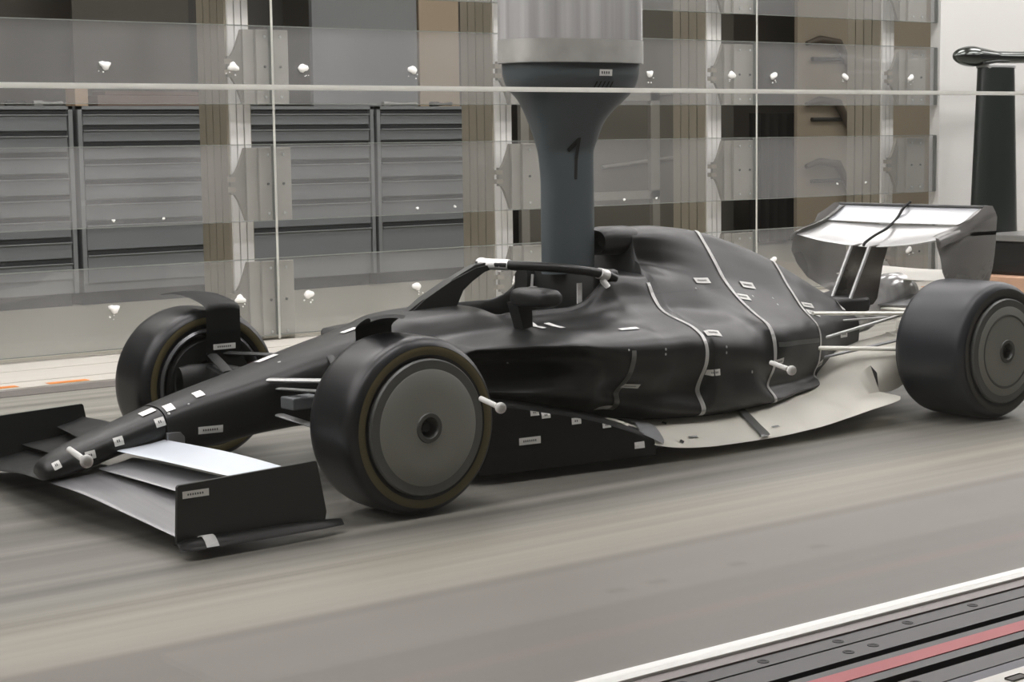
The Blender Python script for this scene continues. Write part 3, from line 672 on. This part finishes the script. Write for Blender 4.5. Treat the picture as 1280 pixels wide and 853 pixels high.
# halo
bm = B(); pil = [(.56, .665), (.70, .745), (.85, .82), (.99, .882), (1.08, .894), (1.12, .868), (1.03, .845), (.96, .82), (.905, .78), (.88, .735), (.872, .665)]
V = []
for yy, k in ((-.032, 1), (.032, 1)): V.append([bm.verts.new((x, yy, z)) for x, z in pil])
bm.faces.new(V[0]); bm.faces.new(V[1][::-1])
for i in range(len(pil)): bm.faces.new((V[0][i], V[0][(i+1) % len(pil)], V[1][(i+1) % len(pil)], V[1][i]))
bmesh.ops.bevel(bm, geom=[e for e in bm.edges if abs(e.verts[0].co.y-e.verts[1].co.y) < .001], offset=.012, segments=2, affect='EDGES')
halo = obj('halo', bm, BLACK, car, smooth=50)
bm = B(); pts = []
ring = [(1.60, -.295, .80), (1.53, -.298, .825), (1.38, -.285, .852), (1.24, -.225, .87), (1.13, -.12, .88), (1.08, 0, .882)]
full = ring+[(x, -y, z) for x, y, z in ring[:-1]][::-1]
rp = crom3(full, 6); tube(bm, rp, .027, 14, .8); obj('halo_ring', bm, BLACK, halo, smooth=60)
bm = B(); sub = rp[26:34+1]; tube(bm, crom3([(1.125, -.105, .8805), (1.10, -.06, .8815), (1.08, 0, .882), (1.10, .06, .8815), (1.125, .105, .8805)], 4), .0315, 14, .82); obj('tape_wrap', bm, TAPE, halo, smooth=60)
for s in (-1, 1):
    bm = B(); tube(bm, [(1.50, s*.299, .831), (1.55, s*.298, .818)], .031, 14, .85); obj('tape_wrap', bm, TAPE, halo, smooth=60)
bm = B(); tube(bm, [(1.52, -.303, .80), (1.54, -.31, .765)], [.02, .026], 12, .7); obj('tape_wrap', bm, TAPE, halo, smooth=60)

# mirror on the near side (the photograph shows none on the far side)
for s in (-1,):
    bm = B(); rows = []
    for y, k in ((.40, .30), (.405, .75), (.42, .95), (.45, 1), (.53, 1), (.60, .92), (.63, .7), (.64, .3)):
        rows.append([(.95+.075*k*math.copysign(abs(math.cos(a))**.7, math.cos(a)), s*y, .765+.043*k*math.copysign(abs(math.sin(a))**.7, math.sin(a))) for a in np.linspace(0, 2*PI, 24, endpoint=False)])
    V = grid(bm, rows, closed=True); bm.faces.new(V[0]); bm.faces.new(V[-1]); mr = obj('mirror', bm, BLACK, car, smooth=55)
    bm = B(); prism(bm, [(.90, .74), (.985, .74), (.99, .63), (.94, .62)], 'y', s*.37 if s > 0 else -.44, s*.44 if s > 0 else -.37); 
    obj('mirror_stay', bm, BLACK, mr)

# ------------------------------------------------------------------ floor and fences
FS = [(.52, [(.25, .36), (.45, .375), (.60, .375), (.635, .36), (.645, .345)]), (.63, [(.25, .35), (.45, .36), (.62, .36), (.655, .345), (.665, .33)]), (.85, [(.25, .31), (.45, .325), (.64, .315), (.685, .30), (.695, .285)]),
      (1.1, [(.45, .25), (.58, .262), (.68, .25), (.715, .24), (.725, .225)]), (1.3, [(.60, .20), (.66, .20), (.71, .188), (.74, .175), (.75, .155)]), (1.42, [(.70, .14), (.725, .137), (.745, .13), (.757, .12), (.765, .10)])]
def fsec(F_, x):
    return [(pchip([a for a, _ in F_], [p[i][0] for _, p in F_], x), pchip([a for a, _ in F_], [p[i][1] for _, p in F_], x)) for i in range(len(F_[0][1]))]
for s in (-1, 1):
    bm = B(); rows = []
    for x in np.linspace(.52, 1.42, 24): rows.append([(x, s*y, z) for y, z in fsec(FS, x)])
    grid(bm, rows, .006); sf = obj('floor_shoulder', bm, BLACK, car, smooth=60)
    bm = B(); rows = []
    for x in np.linspace(.52, 1.42, 24):
        y, z = fsec(FS, x)[-1]; rows.append([(x, s*y, z), (x, s*(y+.005), z-.3*(z-.045)), (x, s*(y+.008), .5*(z+.045)), (x, s*(y+.004), .045)])
    grid(bm, rows, .008); fence = obj('floor_fence', bm, BLACK, car, smooth=60)
    if s < 0: BV['fence'] = (BVHTree.FromObject(fence, bpy.context.evaluated_depsgraph_get()), fence)
WF = [(1.10, [(.50, .248), (.56, .25), (.60, .25), (.62, .25), (.64, .25), (.655, .25)]), (1.28, [(.45, .205), (.58, .212), (.65, .21), (.69, .203), (.71, .197), (.72, .192)]),
      (1.40, [(.45, .165), (.58, .175), (.68, .165), (.72, .145), (.75, .12), (.765, .095)]), (1.6, [(.45, .15), (.6, .155), (.68, .135), (.73, .105), (.79, .07), (.80, .06)]),
      (1.8, [(.45, .15), (.6, .155), (.67, .125), (.74, .085), (.80, .055), (.805, .048)]), (2.1, [(.4, .145), (.56, .145), (.64, .115), (.72, .08), (.80, .052), (.805, .045)]),
      (2.45, [(.35, .15), (.5, .15), (.6, .125), (.70, .09), (.79, .065), (.80, .058)]), (2.7, [(.3, .17), (.44, .16), (.55, .14), (.66, .11), (.78, .09), (.79, .082)]),
      (2.85, [(.25, .17), (.36, .165), (.50, .155), (.63, .125), (.77, .108), (.785, .10)]), (3.0, [(.2, .215), (.34, .21), (.47, .19), (.565, .128), (.755, .12), (.78, .115)]),
      (3.10, [(.2, .26), (.36, .255), (.50, .235), (.563, .135), (.73, .128), (.76, .123)]), (3.18, [(.2, .295), (.36, .29), (.50, .27), (.563, .138), (.67, .132), (.70, .128)])]
WR = [(3.18, [(.2, .295), (.36, .29), (.50, .27), (.545, .235), (.553, .18), (.555, .13)]), (3.27, [(.15, .315), (.36, .31), (.49, .295), (.545, .26), (.553, .20), (.555, .13)]), (3.5, [(.1, .33), (.34, .33), (.47, .32), (.54, .30), (.55, .24), (.552, .2)]), (3.95, [(.1, .38), (.34, .38), (.45, .37), (.52, .35), (.54, .3), (.545, .27)])]
for s in (-1, 1):
    bm = B(); rows = []
    for x in np.linspace(1.10, 3.18, 64): rows.append([(x, s*y, z) for y, z in fsec(WF, x)])
    grid(bm, rows, .010); fw_ = obj('floor_edge', bm, CREAM, car, smooth=50); fw_['label'] = 'cream white outer floor'
    bm = B(); rows = [[(x, s*y, z) for y, z in fsec(WR, x)] for x in np.linspace(3.18, 3.95, 16)]
    grid(bm, rows, .008); o = obj('diffuser_top', bm, CREAM, car, smooth=60); o['label'] = 'cream white rear floor hump'
    if s < 0:
        BV['floor'] = (BVHTree.FromObject(fw_, bpy.context.evaluated_depsgraph_get()), fw_)
        for x0, x1, drift in ((1.40, 1.52, .10), (2.16, 2.22, .12)):
            bm = B(); rows = []
            for k in range(13):
                f = k/12
                r = []
                for xx in (x0, x1):
                    x = xx-drift*f*(1 if x0 > 2 else .6); q = fsec(WF, x); n5 = f*5; i = min(int(n5), 4); t = n5-i
                    r.append((x, s*(q[i][0]*(1-t)+q[i+1][0]*t)-.0015, q[i][1]*(1-t)+q[i+1][1]*t+.0125))
                rows.append(r)
            grid(bm, rows, .001); obj('tape_strip', bm, TAPEG if x0 > 2 else mat('pale_grey_tape', 'b5b8ba', .4, metal=.2), fw_, smooth=60)
# flat underbody and tunnel side seen in shade
bm = B(); rows = [[(x, -yw, z), (x, -yw*.9, z-.02), (x, yw*.9, z-.02), (x, yw, z)] for x, yw, z in ((.5, .55, .09), (1.2, .68, .07), (1.5, .72, .065), (2.9, .70, .07), (3.2, .50, .12), (3.9, .45, .30))]
grid(bm, rows, .02); obj('underfloor', bm, BLACK2, car)
bm = B(); prism(bm, [(.5, -.28), (.62, -.6), (.52, -.62), (.4, -.35), (.4, .35), (.52, .62), (.62, .6), (.5, .28)], 'z', .10, .34); obj('floor_leading_edge', bm, BLACK2, car)

# ------------------------------------------------------------------ front wing
def foil(rows_def, thick, ny=1):
    """rows_def: list of (y, (xLE, zLE), (xTE, zTE), camber)"""
    rows = []
    for y, (x0, z0), (x1, z1), cb in rows_def:
        up = []; lo = []
        for i in range(13):
            t = (1-math.cos(PI*i/12))/2; x = x0+(x1-x0)*t; zc = z0+(z1-z0)*t-cb*4*t*(1-t)*.5
            th = thick*(1.48*math.sqrt(t)-.63*t-1.76*t*t+1.42*t**3-.51*t**4)/1.0
            up.append((x, y, zc+th)); lo.append((x, y, zc-th))
        rows.append(up+lo[1:-1][::-1])
    return rows
def wing_el(name, defs, thick, mt, parent):
    ys = [d[0] for d in defs]; rr = []
    for y in np.linspace(ys[0], ys[-1], 40):
        f = lambda g: pchip(ys, [g(d) for d in defs], y)
        rr.append((y, (f(lambda d: d[1][0]), f(lambda d: d[1][1])), (f(lambda d: d[2][0]), f(lambda d: d[2][1])), f(lambda d: d[3])))
    bm = B(); V = grid(bm, foil(rr, thick), closed=True); bm.faces.new(V[0]); bm.faces.new(V[-1]); return obj(name, bm, mt, parent, smooth=60)
for s, side in ((-1, 'near'), (1, 'far')):
    def D(l): return sorted([(s*y, a, b, c) for y, a, b, c in l], key=lambda d: d[0])
    m1, m2, m3 = (STREAK, BRUSHED, FLAPW) if s < 0 else (BLACK, BLACK, BLACK)
    e1 = wing_el('front_wing_main_plane', D([(0, (-1.13, .145), (-.86, .175), .0), (.25, (-1.11, .135), (-.86, .165), .01), (.6, (-1.08, .10), (-.82, .135), .015), (.985, (-1.06, .065), (-.78, .10), .015)]), .014, m1, car)
    e2 = wing_el('front_wing_flap', D([(.11, (-.95, .185), (-.80, .215), .01), (.5, (-.89, .165), (-.70, .195), .012), (.985, (-.80, .128), (-.58, .155), .012)]), .010, m2, car)
    e3 = wing_el('front_wing_flap', D([(.11, (-.87, .248), (-.66, .270), .012), (.5, (-.775, .228), (-.57, .255), .014), (.985, (-.63, .190), (-.505, .225), .014)]), .009, m3, car)
    for e in (e1, e2, e3): e['label'] = 'silver wing surface' if s < 0 else 'black wing surface'
    ep = [(-1.085, .05), (-1.075, .255), (-1.068, .262), (-.505, .282), (-.498, .275), (-.462, .085), (-.47, .05)]
    bm = B(); prism(bm, ep, 'y', s*.985, s*1.0); epo = obj('front_wing_endplate', bm, BLACK2, car)
    if s < 0: BV['endplate'] = (BVHTree.FromObject(epo, bpy.context.evaluated_depsgraph_get()), epo)
    # rolled footplate
    bm = B(); rows = []
    for x, k in ((-1.09, .6), (-1.06, 1), (-.9, 1), (-.7, .95), (-.5, .75), (-.40, .45)):
        rows.append([(x, s*(.985+.085*k*u), .045+.035*k*math.sin(PI*u*.92)**.8-.02*u) for u in np.linspace(0, 1, 9)])
    grid(bm, rows, .008); fp = obj('footplate', bm, BLACK, epo, smooth=60)
    if s < 0:
        bm = B(); rows = [[(x, s*(.985+.087*u), .050+.037*math.sin(PI*u*.92)**.8-.02*u) for u in np.linspace(.1, 1, 8)] for x in (-1.005, -.955)]
        grid(bm, rows, .003); obj('tape_strip', bm, TAPE, epo, smooth=60)
    if s < 0:
        for yy in (-.12, .0): pass
        bm = B(); box(bm, -.66, -.58, -.135, -.12, .235, .30, 0, .004); obj('wing_tab', bm, BRUSHED, e3)
    else:
        pass

# ------------------------------------------------------------------ wheels
def tyre_bm(w_, Rr, ri, sh=.035):
    bm = B(); h = w_/2
    prof = [(ri, -h+.03), (ri+.005, -h+.012), (ri+.03, -h+.003), (ri+.055, -h), (Rr-sh-.008, -h+.006), (Rr-sh*.5, -h+.018), (Rr-.006, -h+.04), (Rr-.0015, -h+.065), (Rr, -h*.45), (Rr, h*.45), (Rr-.0015, h-.065), (Rr-.006, h-.04), (Rr-sh*.5, h-.018), (Rr-sh-.008, h-.006), (ri+.055, h), (ri+.03, h-.003), (ri+.005, h-.012), (ri, h-.03)]
    lathe(bm, prof, 96, close=True); return bm
def wheel(x, y, w_, out, rear, lab):
    Rr = .352; rim = B(); h = w_/2
    # out = -1 when the outer face looks to -y ; barrel open on the inner side
    P_ = [(.262, out*(h-.02)), (.262, -out*(h-.012)), (.250, -out*(h-.004)), (.240, -out*(h-.012)), (.236, -out*(h-.05)), (.225, -out*.0), (.235, out*(h-.05))]
    lathe(rim, P_, 72, close=True)
    wh = obj('wheel', rim, mat('rim_grey', '77787a', .3, metal=.7, var=.05), car, smooth=50, loc=(x, y, Rr)); wh['label'] = lab
    t = obj('tyre', tyre_bm(w_, Rr, .262), RUBBER2 if rear else RUBBER, wh, smooth=50)
    for sgn in (1, -1):
        bm = B(); lathe(bm, [(.283, sgn*(h-.0035)), (.290, sgn*(h+.0012)), (.308, sgn*(h+.0015)), (.316, sgn*(h-.0005))], 96); obj('sidewall_stripe', bm, STRIPE2 if rear else STRIPE, t, smooth=60)
    bm = B(); q = out
    lathe(bm, [(.268, q*(h-.022)), (.268, q*(h+.004)), (.262, q*(h+.012)), (.252, q*(h+.012)), (.228, q*(h+.0125))], 96, mi=1); lathe(bm, [(.228, q*(h+.0125)), (.224, q*(h+.015)), (.15, q*(h+.017)), (.060, q*(h+.017))], 96)
    cv = obj('wheel_cover', bm, [COVER, mat('wheel_cover_rim_grey', '575957', .4, metal=.2, var=.05)], wh, smooth=35)
    bm = B(); lathe(bm, [(.060, q*(h+.017)), (.057, q*(h+.022)), (.042, q*(h+.022)), (.036, q*(h+.012)), (.034, q*(h-.03)), (0, q*(h-.03))], 40); hb = obj('hub_ring', bm, COVER_LIP, cv, smooth=40)
    bm = B(); lathe(bm, [(.034, q*(h-.028)), (.020, q*(h-.024)), (.018, q*(h-.002)), (0, q*(h-.002))], 24); obj('hub_socket', bm, MATTE, cv, smooth=40)
    if rear:
        bm = B(); lathe(bm, [(.19, q*(h+.0165)), (.186, q*(h+.019)), (.178, q*(h+.0165))], 96); obj('cover_groove_ring', bm, COVER_LIP, cv, smooth=40)
    # brake drum inside
    bm = B(); lathe(bm, [(.218, out*(h-.08)), (.218, -out*(h-.035)), (.205, -out*(h-.02)), (.12, -out*(h-.02)), (.10, -out*(h-.045)), (0, -out*(h-.045))], 48)
    dr = obj('brake_drum', bm, BLACK2, wh, smooth=40)
    for k in range(5):
        a = .5+k*1.18; bm = B(); box(bm, .11, .2, -.012, .012, -.02, .02, 0, .006)
        for v in bm.verts:
            X, Z = v.co.x, v.co.z; v.co.x = X*math.cos(a)-Z*math.sin(a); v.co.z = X*math.sin(a)+Z*math.cos(a); v.co.y += -out*(h-.015)
        obj('drum_fin', bm, MATTE, dr) if False else bm.free()
    return wh
wheel(0, -.84, .33, -1, False, 'near front wheel'); wheel(0, .84, .33, 1, False, 'far front wheel')
wheel(3.6, -.80, .44, -1, True, 'near rear wheel'); wheel(3.6, .80, .44, 1, True, 'far rear wheel')
# front brake scoops (inner faces)
for s in (-1, 1):
    bm = B(); rows = []
    for x, hy, hz in ((-.20, .055, .085), (-.15, .065, .095), (0, .06, .09), (.12, .04, .06)):
        rows.append([(x, s*(.625+hy*math.cos(a)*.8), .37+hz*math.sin(a)) for a in np.linspace(0, 2*PI, 20, endpoint=False)])
    inn = [[(x, s*(.625+hy*math.cos(a)*.8), .37+hz*math.sin(a)) for a in np.linspace(0, 2*PI, 20, endpoint=False)] for x, hy, hz in ((-.08, .04, .06), (-.195, .045, .075))]
    V = grid(bm, inn+rows, closed=True); bm.faces.new(V[0]); bm.faces.new(V[-1]); obj('brake_scoop', bm, BLACK2, car, smooth=55)
    # deflector over the tyre: upright inner blade curling outwards over the tread
    bm = B(); rows = []
    for u in np.linspace(0, 1, 25):
        if u < .55: y, z = .615-.004*math.sin(u*3), .47+(.72-.47)*u/.55
        else:
            a = (u-.55)/.45; y, z = .612+.27*math.sin(a*1.25)**1.15*1.0, .72+.06*math.sin(min(1, a*1.35)*PI/2)-.012*a*a
        sh = -.015-.10*max(0, (u-.55)/.45)**1.3
        wd = .175-.02*max(0, (u-.8)/.2)
        rows.append([(-.045+sh+wd*t+.0, s*y, z-.01*(2*t-1)**2+.006) for t in np.linspace(0, 1, 9)])
    grid(bm, rows, .010); df = obj('tyre_deflector', bm, BLACK2, car, smooth=60)
    if s > 0: BV['deflector'] = (BVHTree.FromObject(df, bpy.context.evaluated_depsgraph_get()), df)
# suspension
def arm(name, a, b, wd, mt, flat=.35):
    bm = B(); tube(bm, [a, [(a[i]+b[i])/2 for i in range(3)], b], [wd*.95, wd, wd*.95], 12, flat, up=Vector((0, 0, 1))); return obj(name, bm, mt, car, smooth=60)
for s in (-1, 1):
    y0, y1 = s*.17, s*.67; SM = SILVER if s < 0 else BLACK2
    arm('upper_wishbone_arm', (-.20, y0, .475), (-.01, y1, .50), .026, SM); arm('upper_wishbone_arm', (.30, y0, .50), (.02, y1, .50), .026, BLACK2)
    arm('track_rod', (-.16, y0, .435), (-.04, y1, .45), .018, SM)
    arm('lower_wishbone_arm', (-.16, y0, .325), (-.01, y1, .24), .026, SM); arm('lower_wishbone_arm', (.32, y0, .28), (.02, y1, .24), .026, BLACK2)
    arm('push_rod', (.10, y0, .55), (.0, s*.62, .28), .018, BLACK2)
    bm = B(); box(bm, -.20, -.06, s*.30-.05, s*.30+.05, .365, .415, 0, .006); obj('grey_fairing_block', bm, mat('grey_block', '5f6264', .5), car)
    ry0, ry1 = s*.15, s*.60
    arm('rear_upper_arm', (2.93, s*.33, .545), (3.55, ry1, .52), .020, CREAM, .5); arm('rear_upper_arm', (3.75, s*.1, .50), (3.62, ry1, .52), .02, CREAM, .5)
    arm('rear_lower_arm', (2.95, s*.34, .365), (3.55, ry1, .33), .024, CREAM, .5); arm('rear_lower_arm', (3.80, s*.1, .36), (3.62, ry1, .33), .02, CREAM, .5)
    arm('rear_pull_rod', (3.05, s*.28, .40), (3.55, ry1, .56), .014, SILVER, .6); arm('rear_track_rod', (3.05, s*.28, .30), (3.55, ry1, .42), .016, BRUSHED, .5)

# ------------------------------------------------------------------ rear wing
RW = [(-.50, (3.70, .892), (3.965, .958), .03), (-.3, (3.70, .86), (3.97, .955), .04), (0, (3.72, .838), (3.97, .95), .045), (.3, (3.70, .86), (3.97, .955), .04), (.50, (3.70, .892), (3.965, .958), .03)]
rwm = wing_el('rear_wing_main_plane', RW, .016, SILVER, car); rwm['label'] = 'bluish silver main plane'
RF = [(-.53, (3.955, .965), (4.11, 1.055), .02), (0, (3.955, .96), (4.11, 1.052), .02), (.53, (3.955, .965), (4.11, 1.055), .02)]
rwf = wing_el('rear_wing_flap', RF, .009, BRIGHT, car); rwf['label'] = 'white silver upper flap'
bm = B(); box(bm, 4.095, 4.12, -.53, .53, 1.052, 1.062); obj('trailing_strip', bm, BRUSHED, rwf)
bm = B(); tube(bm, crom3([(4.12, .02, 1.073), (4.06, .02, 1.04), (4.0, .015, .985), (3.9, 0, .935), (3.8, 0, .90), (3.72, 0, .865), (3.70, 0, .845)], 5), .008, 8); o = obj('pressure_tube', bm, MATTE, rwm, smooth=60); o['label'] = 'thin dark tube over the wing'
for s in (-1, 1):
    bm = B(); rows = []
    #       z     xfront xrear  y
    for z, xa, xb, y in ((1.062, 4.06, 4.13, .535), (1.03, 4.0, 4.15, .54), (1.0, 3.93, 4.16, .545), (.96, 3.85, 4.16, .542), (.925, 3.74, 4.16, .54), (.905, 3.70, 4.16, .54), (.86, 3.685, 4.16, .538), (.80, 3.695, 4.16, .532), (.72, 3.73, 4.16, .52), (.64, 3.80, 4.15, .505), (.57, 3.91, 4.13, .465), (.53, 3.99, 4.10, .43)):
        row = []
        for t in np.linspace(0, 1, 9):
            yy = y
            if z > .84 and z < 1.0: yy -= .045*max(0, 1-t*2.2)**2*(1 if z > .87 else .5)
            row.append((xa+(xb-xa)*t, s*yy, z))
        rows.append(row)
    grid(bm, rows, .008); ep = obj('rear_wing_endplate', bm, WINGGREY, car, smooth=60)
    bm = B(); rows = []
    for x in np.linspace(3.69, 4.13, 12):
        zz = pchip([3.66, 3.74, 3.87, 3.96, 4.06, 4.13], [.90, .925, .955, .985, 1.035, 1.06], x)
        rows.append([(x, s*y, zz-dz) for y, dz in ((.48, .0), (.505, .003), (.525, .012), (.537, .03), (.541, .055))])
    grid(bm, rows, .006); obj('rolled_tip', bm, WINGGREY, ep, smooth=60)
    bm = B(); prism(bm, [(3.50, .52), (3.68, .845), (3.83, .86), (3.78, .75), (3.72, .50)], 'y', s*.065-.009, s*.065+.009); py = obj('wing_pylon', bm, mat('dark_steel_pylon', '6b6864', .25, metal=.7, var=.2), car)
    bm = B(); tube(bm, [(3.495, s*.065, .52), (3.675, s*.065, .845)], .011, 8); obj('pylon_edge', bm, SILVER, py, smooth=60)
# beam wing and tail
wing_el('beam_wing', [(-.42, (3.95, .655), (4.2, .70), .02), (0, (3.95, .645), (4.2, .69), .02), (.42, (3.95, .655), (4.2, .70), .02)], .010, CREAM, car)
wing_el('beam_wing', [(-.42, (3.72, .535), (3.98, .58), .02), (0, (3.72, .52), (3.98, .565), .02), (.42, (3.72, .535), (3.98, .58), .02)], .010, BRUSHED, car)
bm = B(); rows = []
for x, r, zc in ((3.45, .10, .44), (3.7, .10, .47), (3.80, .115, .53), (3.90, .125, .555), (4.0, .12, .56), (4.09, .085, .555), (4.12, .03, .55)):
    rows.append([(x, r*.9*math.cos(a), zc+r*math.sin(a)) for a in np.linspace(0, 2*PI, 28, endpoint=False)])
V = grid(bm, rows, closed=True); bm.faces.new(V[0]); bm.faces.new(V[-1]); obj('tail_dome', bm, CHROME, car, smooth=60)
bm = B(); box(bm, 3.42, 3.68, -.085, .085, .44, .575, 0, .03); obj('tail_fairing', bm, BLACK, car, smooth=50)
bm = B(); tube(bm, [(3.3, -.1, .46), (3.62, -.24, .47), (3.62, .24, .47), (3.3, .1, .46)], .012, 8, .5); obj('tail_strip', bm, SILVER, car, smooth=60)
bm = B(); box(bm, 3.5, 3.56, -.56, -.50, .25, .6, 0, .01); box(bm, 3.5, 3.56, .50, .56, .25, .6, 0, .01); obj('rear_upright', bm, BLACK2, car)
for s in (-1, 1):
    bm = B(); box(bm, 3.36, 3.5, s*.53-.02, s*.53+.02, .44, .5, 0, .008); obj('rear_brake_tab', bm, CREAM, car)

# ------------------------------------------------------------------ stickers and screws
for surf, p, w_, h_, kd in STK:
    if kd == 3:
        bv, par = BV[surf]; loc, nr, _, _ = bv.find_nearest(Vector(p)); bm = B(); r = w_/2
        q = Vector((1, 0, 0)).cross(nr).normalized(); e = nr.cross(q)
        top = bm.verts.new(loc+nr*.004); rg = [bm.verts.new(loc+(q*math.cos(a)+e*math.sin(a))*r+nr*.0015) for a in np.linspace(0, 2*PI, 8, endpoint=False)]
        for i in range(8): bm.faces.new((top, rg[i], rg[(i+1) % 8]))
        obj('screw_head', bm, SILVER, par)
    elif kd == 4: sticker(BV[surf], p, w_, h_, .6, False, MATTE, 'dark_mark')
    elif kd == 0: sticker(BV[surf], p, w_, h_, 0, False, TAPE if surf != 'floor' else TAPEG, 'foil_patch')
    else: sticker(BV[surf], p, w_, h_, .12 if surf == 'nose' else 0, True)

# ------------------------------------------------------------------ to scene metres (60 per cent model), origins to the base of each single-mesh thing
done = set()
for o in list(bpy.data.objects):
    if o.type == 'MESH' and o.data.name not in done:
        done.add(o.data.name); o.data.transform(Matrix.Scale(S, 4))
for o in bpy.data.objects:
    if o is cam: continue
    o.location = o.location*S
